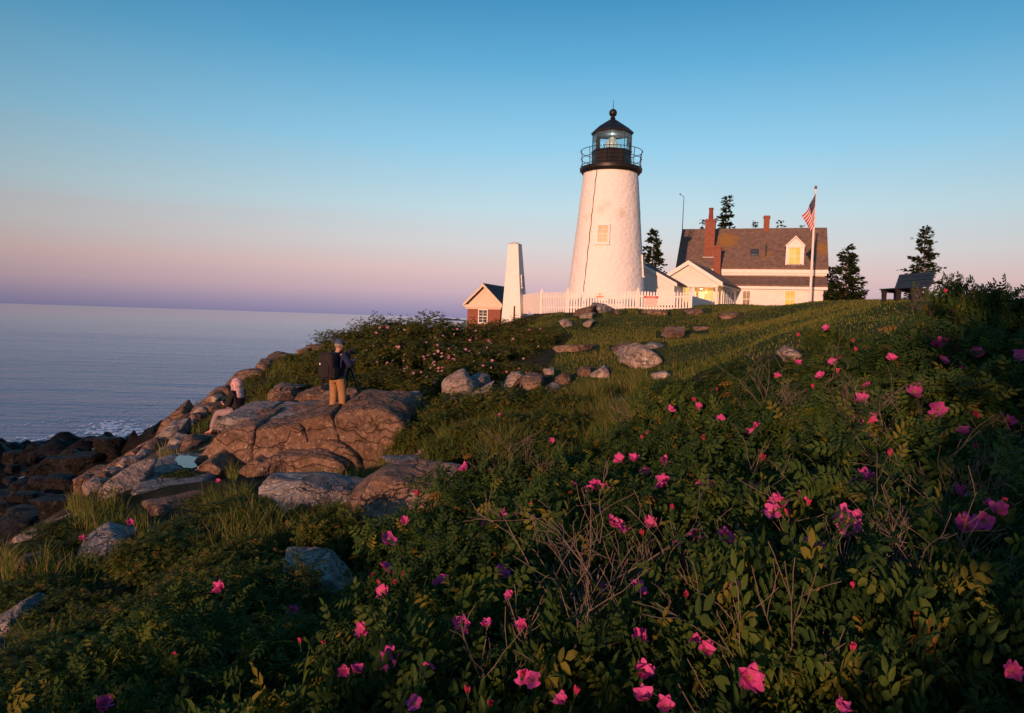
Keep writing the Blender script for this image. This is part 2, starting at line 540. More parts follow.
def build_rock(r, parent=None, origin=None):
    c, planes, ext, pts = rock_spec(r['outline'], r['Y'], r['thick'], r['seed'])
    if r.get('joint'):                 # blocks of one broken bedrock mass: shared front face, tight joints
        t = r['thick']; ne = len(planes) - 9
        planes = [(unit([n[0], 0.0 if n[2] < .6 else -.10, n[2]]), h + .045) for n, h in planes[:ne]]
        sd = random.Random(r['seed'])
        planes += [(unit([sd.uniform(-.12, .06), -1, sd.uniform(.10, .22)]), t * .42), (np.array([0, 1.0, 0]), t * .6)]
    wpx = max(q[0] for q in r['outline']) - min(q[0] for q in r['outline'])
    n = r['n'] or (5 if wpx > 26 else 4)
    lower = min(gz(c[0], c[1]), gz(c[0] - ext[0] * .8, c[1]), gz(c[0] + ext[0] * .8, c[1]), gz(c[0], c[1] - ext[1])) - 0.12 if r['ground'] else None
    V, Fc = soft_body(planes, ext, c, r['seed'], r['p'], r['amp'], 1.5, n, lower)
    o0 = np.array([c[0], c[1], V[:, 2].min()]) if origin is None else origin
    me = np_mesh(r['name'], V - o0, [Fc], smooth=True)
    try:
        me.set_sharp_from_angle(angle=R(40))
    except Exception:
        pass
    o = link(r['name'], me, parent, M[r['mat']])
    if parent is None:
        o.location = tuple(o0)
        tag(o, r['label'], r['cat'], r['group'])
    return o

SH = 'shore rocks running down to the sea'
LW = 'rocks showing through the lawn'
MD = 'rocks among the grass in the middle'
LF = 'rocks between the plants on the left'
# --- rocks behind and beside the outcrop
make_rock('flat weathered slab lying in the grass left of the photographer', [(271,389),(285,385),(303,387),(300,394),(275,395)], 19.3, 1.2, 'pink', group=MD)
make_rock('small orange tinted boulder below the flat slab, in the grass behind the outcrop', [(276,394),(283,391.5),(291,392),(294,399),(286,406),(277,404)], 18.4, 0.7, 'brown', group=MD)
make_rock('slanting brown rock rising toward the photographer\'s left leg', [(293,402),(310,389),(326,384),(327,394),(318,404),(300,406)], 18, 1.0, 'brown', group=MD)
make_rock('long squared ledge behind the tripod with a dark right end', [(318,397),(345,389),(371,387),(377,397),(340,403),(318,406)], 17.6, 0.9, 'pink', group=MD, p=14)
make_rock('low flat slab right of the tripod feet, behind the outcrop', [(345,401),(372,397.5),(405,397),(407,405),(350,407)], 16.6, 0.8, 'pink', group=MD, p=14)
make_rock('small round rock with pale lichen between the outcrop and the pale boulder', [(405,397),(410,393.5),(417,393.5),(421,400),(417,404),(407,404)], 18.2, 0.5, 'grey', group=MD)
# --- shore silhouettes
make_rock('orange overhanging rock on the skyline above the seated woman', [(264,359),(268,355.5),(288,354.5),(301,357),(292,365),(268,367)], 28, 1.6, 'brown', 'rock', group=SH)
make_rock('small topmost rock on the skyline left of the rose mound', [(307,345.5),(312,344),(323,343.5),(322,348),(313,351)], 30.5, 1.0, 'brown', 'rock', group=SH)
make_rock('little rock half hidden by leaves under the topmost skyline rock', [(297,350.5),(301,348.5),(308,349),(308,354),(298,355)], 30, 0.8, 'pink', 'rock', group=SH)
make_rock('rounded boulder on the sea edge just above the seated woman\'s head', [(229,382),(236,372),(250,369),(263,371),(262,382),(234,388)], 26, 1.5, 'pink', 'rock', group=SH)
make_rock('blocky rock at the sea edge left of the woman\'s head', [(204,399),(214,391),(227,389),(224,402),(216,413),(206,411)], 24, 1.2, 'pink', 'rock', group=SH, p=14)
make_rock('small sunlit boulder at the water line left of the seated woman', [(188,413),(198,405),(208,404),(208,415),(196,422),(188,420)], 23, 1.0, 'pink', 'rock', group=SH)
make_rock('reddish rock at the top of the shore slope beside the surf', [(154,431),(170,414),(182,408),(187,417),(172,429),(158,434)], 22.5, 1.2, 'brown', 'rock', group=SH)
make_rock('grey tilted slab on the shore slope below the reddish rock', [(160,438),(172,425),(189,421),(188,433),(171,446)], 20, 1.0, 'grey', 'rock', group=SH, p=14)
make_rock('broken pinkish ledge on the shore slope next to the black tidal rocks', [(124,461),(140,444),(157,437),(160,447),(142,463)], 19.5, 1.3, 'pink', 'rock', group=SH, p=14)
make_rock('low brown ledge lying above the black tidal rocks', [(76,479),(98,472),(116,470),(120,476),(96,485),(78,486)], 17.5, 1.2, 'brown', 'rock', group=SH, p=14)
make_rock('pink rock just below the seated woman\'s feet', [(181,450),(184,438),(192,436),(202,440),(206,448),(190,455)], 18.2, 0.8, 'pink', 'rock', group=SH)
make_rock('flat grey rock under the seated woman\'s feet', [(188,440),(200,436.5),(216,436.5),(219,441),(205,446),(190,445)], 18.6, 0.9, 'grey', 'rock', group=SH)
make_rock('grey stone seat of the woman with the headscarf', [(229,420),(232,417),(247,416),(254,421),(254,434),(230,436)], 17.4, 1.0, 'grey', group=SH, p=12)
for k, (px, py, Y, s, m_) in enumerate([(262,368,27,9,'pink'),(250,376,26.5,8,'brown'),(226,392,24.5,8,'pink'),(219,398,24,7,'pale'),(212,408,23,8,'brown'),(201,412,22.6,8,'pale'),(196,418,22,7,'pink'),(189,424,21.5,8,'pale'),(180,422,21.8,8,'brown'),(172,430,21,9,'pale'),(166,438,20.5,8,'pink'),(158,446,19.8,9,'pale'),(150,450,19,9,'pink'),(143,455,18.6,8,'pale'),(134,455,18.8,8,'brown'),(128,462,18,9,'pale'),(118,466,18,9,'pink'),(110,474,17,9,'pale'),(100,478,16.6,8,'brown'),(176,444,19.2,8,'pale'),(168,451,18.2,8,'grey'),(190,450,17.6,7,'pink'),(205,452,17,7,'pale'),(92,486,15.5,9,'pale'),(84,480,17,8,'pink')]):
    rg_ = random.Random(k + 50)
    n_ = 7
    make_rock('small broken rock wedged among the larger shore rocks', [(px + s * rg_.uniform(.75, 1.25) * math.cos(q * 6.283 / n_), py - s * .62 * rg_.uniform(.7, 1.25) * math.sin(q * 6.283 / n_)) for q in range(n_)], Y, rg_.uniform(.6, 1.0), m_, 'rock', group='broken rocks wedged along the shore edge', n=4)
make_rock('big fissured slab sloping to the sea left of the rain puddle', [(81,498),(104,482),(124,468),(141,462),(152,464),(146,480),(139,495),(100,503)], 12.6, 1.2, 'pale', 'ledge', group=SH, p=12, amp=0.09)
make_rock('low pink grey rock in the grass in front of the puddle ledge', [(130,512),(140,504),(165,500),(190,495),(202,498),(197,512),(165,520),(140,522)], 11, 0.9, 'pink', 'ledge', group=LF)
make_rock('long pale slab at the left frame edge above the black tidal rocks', [(-30,560),(0,545),(25,529),(50,515),(70,511),(67,523),(40,537),(0,556)], 11, 1.5, 'pale', 'ledge', group=LF, p=12, amp=0.09)
make_rock('narrow grey ledge in the grass, second below the long pale slab', [(50,560),(75,546),(110,535),(129,538),(121,550),(80,559),(54,565)], 9.1, 0.8, 'grey', 'ledge', group=LF)
make_rock('small brown stone at the left end of the narrow grey ledge', [(16,565),(24,557),(32,556),(37,566),(22,572)], 8.6, 0.4, 'brown', 'stone', group=LF)
make_rock('grey flat stone sunk in dark plants below the narrow ledge', [(98,580),(116,568),(138,569),(132,583),(110,588)], 7.9, 0.7, 'grey', 'stone', group=LF)
make_rock('grey stone in the dry grass left of the low rose bushes', [(80,645),(94,634),(110,637),(107,652),(85,658)], 6.0, 0.5, 'grey', 'stone', group=LF)
make_rock('dim grey rock cut off by the left frame edge', [(-20,625),(0,613),(18,611),(31,628),(26,652),(-20,660)], 6.2, 0.6, 'grey', 'stone', group=LF)
make_rock('split pale slab with a sawn looking left end below the ledge', [(278,583),(288,555),(305,553.5),(320,565),(352,578),(373,581),(368,595),(342,606),(301,592)], 6.1, 0.8, 'pale', 'ledge', group=LF, p=16, amp=0.05)
make_rock('grey smooth left part of the long ledge in the middle foreground', [(252,493),(264,480.5),(308,481),(338,480),(350,486),(350,508),(310,510),(265,500)], 8.9, 1.2, 'grey', 'ledge', group=LF)
make_rock('warm brown right part of the long ledge behind the pink roses', [(343,497),(352,480),(376,472),(393,471.5),(421,476),(462,478.5),(463,492),(417,512),(386,530),(362,541),(352,525)], 8.6, 1.3, 'pink', 'ledge', group=LF)
make_rock('grey white stone deep in the tall grass right of the outcrop', [(406,449),(412,442.5),(423,442),(439,443),(437,452),(420,454)], 14, 0.6, 'pale', 'stone', group=MD)
make_rock('thin grey flagstone in the grass between outcrop and long ledge', [(376,463),(390,458.5),(420,458.5),(421,464),(396,469)], 12, 0.7, 'grey', 'stone', group=MD)
make_rock('tall pale boulder with an orange patch at the foot of the rose mound', [(438,394),(443,383),(454,373),(463,370),(471,379),(477,389),(465,397),(449,400),(440,400)], 19.2, 1.0, 'pale', group=MD, p=8, amp=0.08)
make_rock('squared blue grey block behind the tall pale boulder', [(470,377),(478,376),(486,376),(486,385),(478,390),(471,388)], 20, 0.8, 'grey', group=MD, p=18)
make_rock('long pale boulder leaning right in front of the tall pale boulder', [(447,411),(464,398),(480,388.5),(495,385),(498,393),(476,405),(463,413)], 18, 0.9, 'pale', group=MD)
make_rock('dark low rock under the tall pale boulder', [(434,405),(444,398.5),(461,395),(465,398),(449,407)], 18.3, 0.6, 'grey', group=MD)
make_rock('pointed pale rock, left of a pair below the rose mound', [(500,388),(508,379),(516,372),(525,372),(528,379),(508,390)], 21.2, 0.8, 'pale', group=MD)
make_rock('rounded brownish rock, right of a pair below the rose mound', [(515,384),(522,379),(531,375),(541,376),(543,384),(522,388)], 20.5, 0.8, 'pink', group=MD)
make_rock('tiny pale stone up the slope right of the rock pair', [(544,372),(549,368),(554,369.5),(555,374),(547,376)], 22.5, 0.4, 'pale', 'stone', group=LW)
make_rock('dull brown stone in rough grass between rock pair and round lawn boulder', [(555,379),(563,373.5),(571,378),(569,386),(557,386)], 21.3, 0.5, 'brown', 'stone', group=LW)
make_rock('small grey stone sunk in grass under the rock pair', [(546,391),(553,385.5),(560,387),(561,394),(549,395)], 19.3, 0.5, 'grey', 'stone', group=LW)
make_rock('pale pointed stone left of the round lawn boulder', [(590,377),(596,371),(603,366.5),(609,370),(608,377),(597,379)], 22, 0.6, 'pale', 'stone', group=LW)
make_rock('large round tan boulder sitting in the middle of the lawn', [(623,362),(628,353),(636,346.5),(644,344.8),(652,347.5),(660,355),(662,362),(644,368),(631,367)], 22.6, 1.2, 'pale', group=LW, p=9)
make_rock('dark small rock touching the left side of the round lawn boulder', [(618,357),(622,349),(630,347.3),(633,354),(624,360)], 23.8, 0.6, 'grey', 'stone', group=LW)
make_rock('flat rock just behind the round lawn boulder', [(642,346.5),(652,342.3),(664,344.5),(666,349),(644,350)], 26, 0.8, 'grey', 'stone', group=LW)
make_rock('wedge of pale rock up the lawn left of the round boulder', [(611,349.5),(620,344.5),(630,344),(629,349),(614,352)], 25.3, 0.7, 'pink', 'stone', group=LW)
make_rock('long flat rock in the lawn beside the end of the rose mound', [(546,350),(560,345.5),(585,344.5),(598,347),(591,350.5),(560,352)], 26.5, 0.9, 'pink', 'stone', group=LW)
make_rock('broad flat pink rock on the upper lawn', [(658,335),(668,330.5),(688,330),(684,336),(665,339)], 29.5, 1.0, 'pink', 'stone', group=LW)
make_rock('narrow flat rock right of the broad pink one on the upper lawn', [(691,332.5),(699,327),(707,325),(706,330),(696,334)], 31.5, 0.8, 'pink', 'stone', group=LW)
make_rock('brown sloping hump of bedrock against the picket fence', [(567,315.5),(579,309),(592,305.8),(600,306.5),(600,311),(579,318)], 37.2, 1.4, 'brown', 'rock', group=LW)
make_rock('dark grey hump of bedrock against the picket fence', [(590,309),(594,305),(602.5,303.6),(614,308),(610,312.5),(595,313)], 38, 1.4, 'grey', 'rock', group=LW)
make_rock('pale sliver of rock below the bedrock humps by the fence', [(578,317.5),(590,312.8),(601,311.5),(600,315),(585,319)], 35.8, 0.7, 'pale', 'stone', group=LW)
make_rock('flat pale rock in the grass below the red warning sign', [(640,313),(646,309.3),(669,309.8),(668,313.5),(649,315.5)], 36.5, 1.1, 'pink', 'stone', group=LW)
make_rock('flat pale rock in the grass below the porch', [(685,312.5),(696,308.8),(710,308.5),(709,312),(690,314.5)], 36.5, 1.1, 'pink', 'stone', group=LW)
make_rock('low rock on the lawn below the shaded side of the porch', [(720,316.5),(729,313.3),(742,312.5),(742,316),(727,319)], 33, 1.0, 'pink', 'stone', group=LW)
make_rock('small leaning pale stone on the lawn right of the rose mound', [(583,324),(590,319.7),(594,321),(588,327)], 33.5, 0.5, 'pale', 'stone', group=LW)
make_rock('flat little stone next to the tip of the rose mound', [(558,323),(564,320),(573,320),(573,323.5),(562,325)], 33.8, 0.7, 'pale', 'stone', group=LW)
make_rock('faint flat stone below the fence between the humps and the sign', [(607,313),(615,310.6),(626,310.8),(624,314)], 37, 0.7, 'pink', 'stone', group=LW)
make_rock('tiny flat stone on the right of the lawn above the roses', [(722,336),(729,332),(735,332),(735,336.5),(726,338)], 28, 0.6, 'pink', 'stone', group=LW)
make_rock('low white stone in bare ground below the round lawn boulder', [(649,377),(658,372.5),(666,370.8),(671,375),(656,379)], 20, 0.6, 'pale', 'stone', group=LW)
make_rock('brown stone half sunk in the lawn left of the pale pointed stone', [(577,372),(583,368),(590,368.5),(590,376),(580,377)], 22.3, 0.5, 'brown', 'stone', group=LW)
make_rock('grey slab in rough grass behind the bright rose bush', [(605,406),(614,400),(624,399.5),(635,404),(630,411),(612,412)], 16.3, 0.8, 'grey', 'stone', group=MD)
make_rock('pale rock tucked behind the rose bushes under the flagpole', [(783,358),(788,352),(794,350),(804,353),(802,361),(788,363)], 12.5, 0.6, 'pale', 'stone', group=LW)

# outcrop blocks: one bedrock mass broken by joints, built as a thing with blocks
OUTCROP = [   # outline, distance, depth, material, reaches the ground
    ([(342,409),(352,403),(383,401.5),(401,405),(409,413),(412,446),(402,474),(356,474),(343,440)], 14.9, 2.2, 'brown', True),
    ([(305,415),(325,409.5),(342.5,405.5),(347,428),(352,440),(334,438),(320,433),(309,422)], 14.95, 2.2, 'brown', False),
    ([(265,426),(268,419.5),(284,418),(306,416),(318,433),(316,452),(288,454),(263,457)], 14.85, 2.2, 'pink', False),
    ([(312,436),(326,430),(348,433.5),(364,444),(368,478),(340,482),(311,470)], 14.72, 2.2, 'brown', True),
    ([(210,457),(219,441),(231,427),(244,421),(267,418.5),(266,442),(264,458),(246,474),(222,474)], 14.75, 2.0, 'pink', True),
    ([(227.5,424),(232,413.5),(246,412),(266,412.5),(266,422),(240,426)], 15.6, 1.8, 'grey', False),
    ([(262,422),(268,413.5),(300,412.5),(312,413),(312,422),(270,426)], 15.6, 1.8, 'grey', False),
    ([(260,473),(270,459),(284,452),(316,450),(338,453),(350,460),(346,484),(300,490),(262,488)], 14.2, 1.4, 'pink', True),
    ([(238,475),(250,464),(262,456),(272,460),(266,486),(245,488)], 14.3, 1.1, 'brown', True),
    ([(196,474),(207,462),(216,458),(226,466),(222,484),(202,484)], 13.9, 0.9, 'pink', True),
    ([(258,412),(272,407),(286,407.5),(290,412),(275,416)], 17.2, 1.2, 'brown', True),
    ([(286,413),(300,408),(316,408),(318,413),(300,417)], 16.6, 1.2, 'pink', True),
]
for r in ROCKS:
    lo = max(q[1] for q in r['outline']); xs = [q[0] for q in r['outline']]
    q = P(sum(xs) / len(xs), lo - 1.0, r['Y'] + r['thick'] * 0.3)
    ROCK_CTRL.append(q)
for o, Y, t, m, g in OUTCROP:
    if g:
        lo = max(q[1] for q in o); xs = [q[0] for q in o]
        ROCK_CTRL.append(P(sum(xs) / len(xs), lo - 3, Y + t * 0.4))
fit_terrain()

# ------------------------------------------------------------------ ground sheet
def axis(lo, hi, c, fine, grow):
    out = [c]
    s = fine
    while out[-1] < hi:
        out.append(out[-1] + s); s = min(s * grow, 40)
    left = [c]; s = fine
    while left[-1] > lo:
        left.append(left[-1] - s); s = min(s * grow, 40)
    return np.array(left[::-1][:-1] + out)

def build_ground():
    xs = axis(-75, 420, -3.0, 0.11, 1.011)
    ys = axis(-70, 400, 8.0, 0.11, 1.011)
    X, Yg = np.meshgrid(xs, ys)
    Z = gz_arr(X.ravel(), Yg.ravel())
    V = np.stack([X.ravel(), Yg.ravel(), Z], 1)
    nx, ny = len(xs), len(ys)
    i = np.arange(nx * ny).reshape(ny, nx)
    Fc = np.stack([i[:-1, :-1].ravel(), i[:-1, 1:].ravel(), i[1:, 1:].ravel(), i[1:, :-1].ravel()], 1)
    Zg = Z.reshape(ny, nx)
    gy, gx = np.gradient(Zg, ys, xs)
    slope = np.hypot(gx, gy).ravel()
    jit = fbm(V * 0.7, 4, 77) * 0.5
    rock = np.clip((slope - 0.75 + jit * 0.4) * 4, 0, 1)
    rock = np.maximum(rock, np.clip((-3.7 - Z + jit * 0.8) * 2.0, 0, 1))
    wet = np.clip((-3.95 - Z + jit * 0.5) * 2.2, 0, 1)
    pxx, pyy = project(V)
    lawn = (in_poly(pxx, pyy, LAWN) & (Yg.ravel() > 8)).astype(float)
    lawn = np.maximum(lawn, ((X.ravel() > 6) & (Yg.ravel() > 14)).astype(float))
    me = np_mesh('ground', V, [Fc], smooth=True, attrs={'rock': rock, 'wet': wet, 'lawn': lawn})
    m, nt, b = mat_new('headland_ground')
    geo = nt.nodes.new('ShaderNodeNewGeometry').outputs['Position']
    n1 = noise(nt, 0.45, 5, 0.65, geo, 0.5); n2 = noise(nt, 9, 7, 0.75, geo); n3 = noise(nt, 2.2, 5, 0.65, geo, 0.3)
    g = ramp(nt, n1, [(0.3, (0.028, 0.052, 0.012)), (0.5, (0.055, 0.082, 0.018)), (0.64, (0.11, 0.10, 0.035)), (0.76, (0.15, 0.12, 0.055))])
    g = mixc(nt, 0.6, g, ramp(nt, n2, [(0.3, (0.35, 0.35, 0.35)), (0.65, (1, 1, 1))]), 'MULTIPLY')
    soil = ramp(nt, n3, [(0.35, (0.018, 0.022, 0.009)), (0.6, (0.045, 0.04, 0.02)), (0.72, (0.075, 0.055, 0.03))])
    c = mixc(nt, attr(nt, 'lawn'), soil, g)
    rk = ramp(nt, n3, [(0.35, (0.17, 0.115, 0.085)), (0.65, (0.30, 0.235, 0.19))])
    rk = mixc(nt, 0.6, rk, ramp(nt, n2, [(0.3, (0.3, 0.3, 0.3)), (0.65, (1, 1, 1))]), 'MULTIPLY')
    c = mixc(nt, attr(nt, 'rock'), c, rk)
    wc = ramp(nt, n3, [(0.35, (0.006, 0.005, 0.005)), (0.6, (0.016, 0.014, 0.012)), (0.75, (0.03, 0.024, 0.014))])
    c = mixc(nt, attr(nt, 'wet'), c, wc)
    setc(nt, b, c)
    rr = nt.nodes.new('ShaderNodeMapRange')
    rr.inputs[3].default_value = 0.95; rr.inputs[4].default_value = 0.55
    nt.links.new(attr(nt, 'wet'), rr.inputs[0])
    nt.links.new(rr.outputs[0], b.inputs['Roughness'])
    b.inputs['Specular IOR Level'].default_value = 0.07
    bump(nt, b, mth(nt, 'ADD', n2, mth(nt, 'MULTIPLY', n3, 1.5)), 0.9, 0.07)
    tag(link('ground', me, None, m), 'grassy headland sloping from the lighthouse lawn down to the rocky shore', 'ground', kind='structure')

LAWN = [(520,326),(545,316),(575,308),(760,304),(1200,290),(1200,345),(900,335),(800,350),(700,372),(660,400),(640,425),(570,395),(545,372),(560,350),(575,335)]
build_ground()

for r in ROCKS:
    build_rock(r)
root = empty('granite_outcrop', P(300, 470, 15.2), 0, 'massive jointed granite outcrop of brown blocks in front of the two people', 'rock')
bpy.context.view_layer.update()
for k, (o, Y, t, m, g) in enumerate(OUTCROP):
    build_rock(dict(outline=o, Y=Y, thick=t, mat=m, name='block', seed=200 + k, n=6 if k < 8 else 5, p=20.0, amp=0.055, ground=g, joint=True), parent=root, origin=np.array(root.location))

# level ledge that holds the rain puddle
def plan_rock(label, outline, ztop, thick, mat, seed, name='ledge', group=None, p=14, amp=0.02):
    pts = np.array([PZ(px, py, ztop) for px, py in outline])
    x, y = pts[:, 0], pts[:, 1]
    if np.sum(x * np.roll(y, -1) - np.roll(x, -1) * y) < 0: pts = pts[::-1]
    c = pts.mean(0); c[2] = ztop - thick / 2
    planes = [(np.array([0, 0, 1.0]), thick / 2), (np.array([0, 0, -1.0]), thick / 2)]
    for i in range(len(pts)):
        e = pts[(i+1) % len(pts)] - pts[i]
        n = unit([e[1], -e[0], 0])
        planes.append((n, max(0.05, float(n @ (pts[i] - c)))))
    ext = np.array([np.ptp(pts[:, 0]) / 2, np.ptp(pts[:, 1]) / 2, thick / 2])
    V, Fc = soft_body(planes, ext, c, seed, p, amp, 2.0, 5, None)
    o0 = np.array([c[0], c[1], V[:, 2].min()])
    o = link(name, np_mesh(name, V - o0, [Fc], smooth=True), None, M[mat])
    o.location = tuple(o0)
    return tag(o, label, 'rock', group)

ZP = -3.16
plan_rock('dark level granite ledge that holds the rain puddle', [(128,492),(140,470),(160,455),(182,450),(216,453),(226,466),(205,482),(170,488)], ZP - 0.012, 0.9, 'grey', 301, group=SH, amp=0.012)
# ------------------------------------------------------------------ water
def water_mat(name, deep, wave=True, rough=0.12):
    m, nt, b = mat_new(name)
    b.inputs['Base Color'].default_value = (*deep, 1)
    b.inputs['Roughness'].default_value = rough
    b.inputs['IOR'].default_value = 1.33
    b.inputs['Specular IOR Level'].default_value = 0.5
    if wave:
        geo = nt.nodes.new('ShaderNodeNewGeometry').outputs['Position']
        mp = nt.nodes.new('ShaderNodeMapping')
        mp.inputs['Rotation'].default_value = (0, 0, R(-20))
        mp.inputs['Scale'].default_value = (0.3, 1.0, 1)
        nt.links.new(geo, mp.inputs['Vector'])
        a = noise(nt, 0.11, 4, 0.6, mp.outputs['Vector'])
        c = noise(nt, 0.7, 5, 0.65, mp.outputs['Vector'])
        s = noise(nt, 0.02, 3, 0.5, mp.outputs['Vector'])
        h = mth(nt, 'ADD', mth(nt, 'MULTIPLY', a, 2.2), mth(nt, 'MULTIPLY', c, 0.75))
        h = mth(nt, 'MULTIPLY', h, mth(nt, 'ADD', mth(nt, 'MULTIPLY', s, 1.2), 0.4))
        # farther out the swell reads flatter
        ln = node(nt, 'ShaderNodeVectorMath', operation='LENGTH'); nt.links.new(geo, ln.inputs[0])
        h = mth(nt, 'DIVIDE', h, mth(nt, 'ADD', 1.0, mth(nt, 'DIVIDE', ln.outputs['Value'], 260.0)))
        bump(nt, b, h, 1.0, 0.8)
    return m

M['sea'] = water_mat('sea_water', (0.028, 0.14, 0.28), True, 0.13)
M['puddle'] = water_mat('puddle_water', (0.02, 0.025, 0.03), False, 0.03)

def polar_disc(name, z, rmin_step=1.5):
    cx, cy = -60.0, 60.0
    rs = [0.0]; s = 2.0
    while rs[-1] < 40000:
        rs.append(rs[-1] + s); s *= 1.09
    nseg = 160
    V = [(cx, cy, z)]
    for r in rs[1:]:
        for k in range(nseg):
            a = 2 * math.pi * k / nseg
            V.append((cx + r * math.cos(a), cy + r * math.sin(a), z))
    tri = [(0, 1 + k, 1 + (k + 1) % nseg) for k in range(nseg)]
    q = []
    for i in range(len(rs) - 2):
        a = 1 + i * nseg; b = a + nseg
        for k in range(nseg):
            q.append((a + k, b + k, b + (k + 1) % nseg, a + (k + 1) % nseg))
    return np_mesh(name, np.array(V), [np.array(tri), np.array(q)], smooth=True)

tag(link('sea', polar_disc('sea', SEA), None, M['sea']), 'calm blue grey ocean stretching to the horizon', 'sea', kind='structure')

# rain puddle on the ledge
pts = [PZ(px, py, ZP + 0.012) for px, py in [(174.5,460),(177,456.5),(181,455),(184,455.8),(188,455.2),(193,456.6),(199,457),(204,458.6),(210,459.5),(213,461.5),(207,463.2),(203,466),(197,466.6),(192,468.3),(187,467.6),(184,468),(181,465.4),(178,464.6),(177,462)]]
c0 = np.mean(pts, 0)
mb = MB(); mb.prism([(p[0] - c0[0], p[1] - c0[1]) for p in pts], 'z', -0.02, 0.0)
o = mb.build('puddle', M['puddle']); o.location = tuple(c0)
tag(o, 'rain puddle mirroring the pale sky on the level ledge', 'puddle', kind='structure')

# surf and small tidal pools
M['foam'] = plain('sea_foam', (0.78, 0.82, 0.86), 0.9, 0.15, 3, 0, 0.5)
def surf():
    rng = np.random.default_rng(4)
    n = 640
    xs = np.linspace(-46, -12, n); ys = np.linspace(44, 92, n)
    X, Y = np.meshgrid(xs, ys)
    x = X.ravel(); y = Y.ravel()
    ground = gz_arr(x, y)
    dep = SEA - ground
    p = np.stack([x * 0.9, y * 0.35, np.zeros_like(x)], 1)
    f = fbm(p * 0.55, 5, 8, 0.62)
    f2 = fbm(np.stack([x, y * 0.5, x * 0], 1) * 3.2, 5, 3, 0.75)
    near = np.exp(-((dep - 0.3) / 0.9) ** 2) * 0.75
    px, py = project(np.stack([x, y, np.full_like(x, SEA)], 1))
    patch = np.exp(-(((px - 112) / 42) ** 2 + ((py - 430) / 9) ** 2))
    k = f * 0.35 + f2 * 0.62 + near * 0.62 + patch * 1.15 - 0.80
    keep = (k > 0) & (dep > -0.05)
    z = SEA + 0.03 + np.clip(k, 0, 0.6) * 0.06
    V = np.stack([x, y, z], 1)
    i = np.arange(n * n).reshape(n, n)
    Fc = np.stack([i[:-1, :-1].ravel(), i[:-1, 1:].ravel(), i[1:, 1:].ravel(), i[1:, :-1].ravel()], 1)
    ok = keep[Fc].sum(1) >= 3
    Fc = Fc[ok]
    used, inv = np.unique(Fc.ravel(), return_inverse=True)
    me = np_mesh('surf', V[used], [inv.reshape(-1, 4)], smooth=True)
    tag(link('surf', me, None, M['foam']), 'white surf breaking along the black tidal rocks', 'surf', kind='stuff')
surf()

def tide_pools():
    rng = random.Random(9)
    mb = MB()
    for px, py in [(8,546),(40,525),(62,506),(46,517),(22,480),(36,504),(70,478),(98,463),(14,504),(22,492),(52,494),(95,452),(100,450)]:
        lo = None
        for Y in np.arange(15, 60, 0.25):               # first place where the sight line meets the ledges
            q = P(px, py, Y)
            if gz(q[0], q[1]) > q[2]:
                lo = q; break
        if lo is None: continue
        z = gz(lo[0], lo[1]) + 0.07
        n = 11; a, b = rng.uniform(.10, .28), rng.uniform(.15, .4)
        mb.prism([(lo[0] + a * rng.uniform(.6, 1.1) * math.cos(k * 2 * math.pi / n), lo[1] + b * rng.uniform(.6, 1.1) * math.sin(k * 2 * math.pi / n)) for k in range(n)], 'z', z - 0.15, z)
    o = mb.build('tide_water', M['puddle'])
    tag(o, 'scattered small tide pools gleaming on the black rocks', 'tide pools', kind='stuff')
tide_pools()

# black tidal boulders
rng = random.Random(31)
spots = [(12,470),(40,462),(70,455),(95,458),(20,490),(50,480),(80,468),(8,515),(34,505),(60,497),(82,488),(15,530),(40,520),(28,476),(58,466),(100,447),(118,446),(70,506),(5,500),(46,494),(104,462),(64,478),(2,535),(20,520),(48,508),(66,512),(30,492),(10,482),(52,486),(74,480),(90,474),(88,460),(34,470),(16,460),(54,456),(76,466),(100,476),(110,456),(26,508),(42,496),(8,505),(60,470),(6,528),(16,512),(28,530),(36,516),(44,500),(58,512),(12,540),(24,502),(70,500),(78,496),(4,515),(50,522),(32,540),(62,488),(86,470)]
GB = 'black wet boulders on the tidal ledges'
for k, (px, py) in enumerate(spots):
    hit = None
    for Y in np.arange(14, 62, 0.25):
        q = P(px, py, Y)
        if gz(q[0], q[1]) > q[2]:
            hit = q; break
    if hit is None: continue
    s = rng.uniform(0.45, 1.1)
    s *= min(1.0, max(.22, hit[1] / 34))
    ext = np.array([s * rng.uniform(1.0, 1.8), s * rng.uniform(.8, 1.4), s * 0.5])
    pl = [(unit([rng.gauss(0, 1), rng.gauss(0, 1), rng.gauss(0.1, .7)]), rng.uniform(.5, .8) * s) for _ in range(16)]
    pl += [(np.array([0, 0, 1.0]), .42 * s), (np.array([0, 0, -1.0]), .6 * s)]
    c = np.array([hit[0], hit[1], gz(hit[0], hit[1])])
    V, Fc = soft_body(pl, ext, c * 0, 400 + k, 22, 0.16, 1.6, 4)
    o = link('tidal_boulder', np_mesh('tidal_boulder', V, [Fc], smooth=True), None, M['wet'])
    o.location = tuple(c)
    tag(o, 'black wet boulder on the tidal ledges between slab and surf', 'rock', GB)

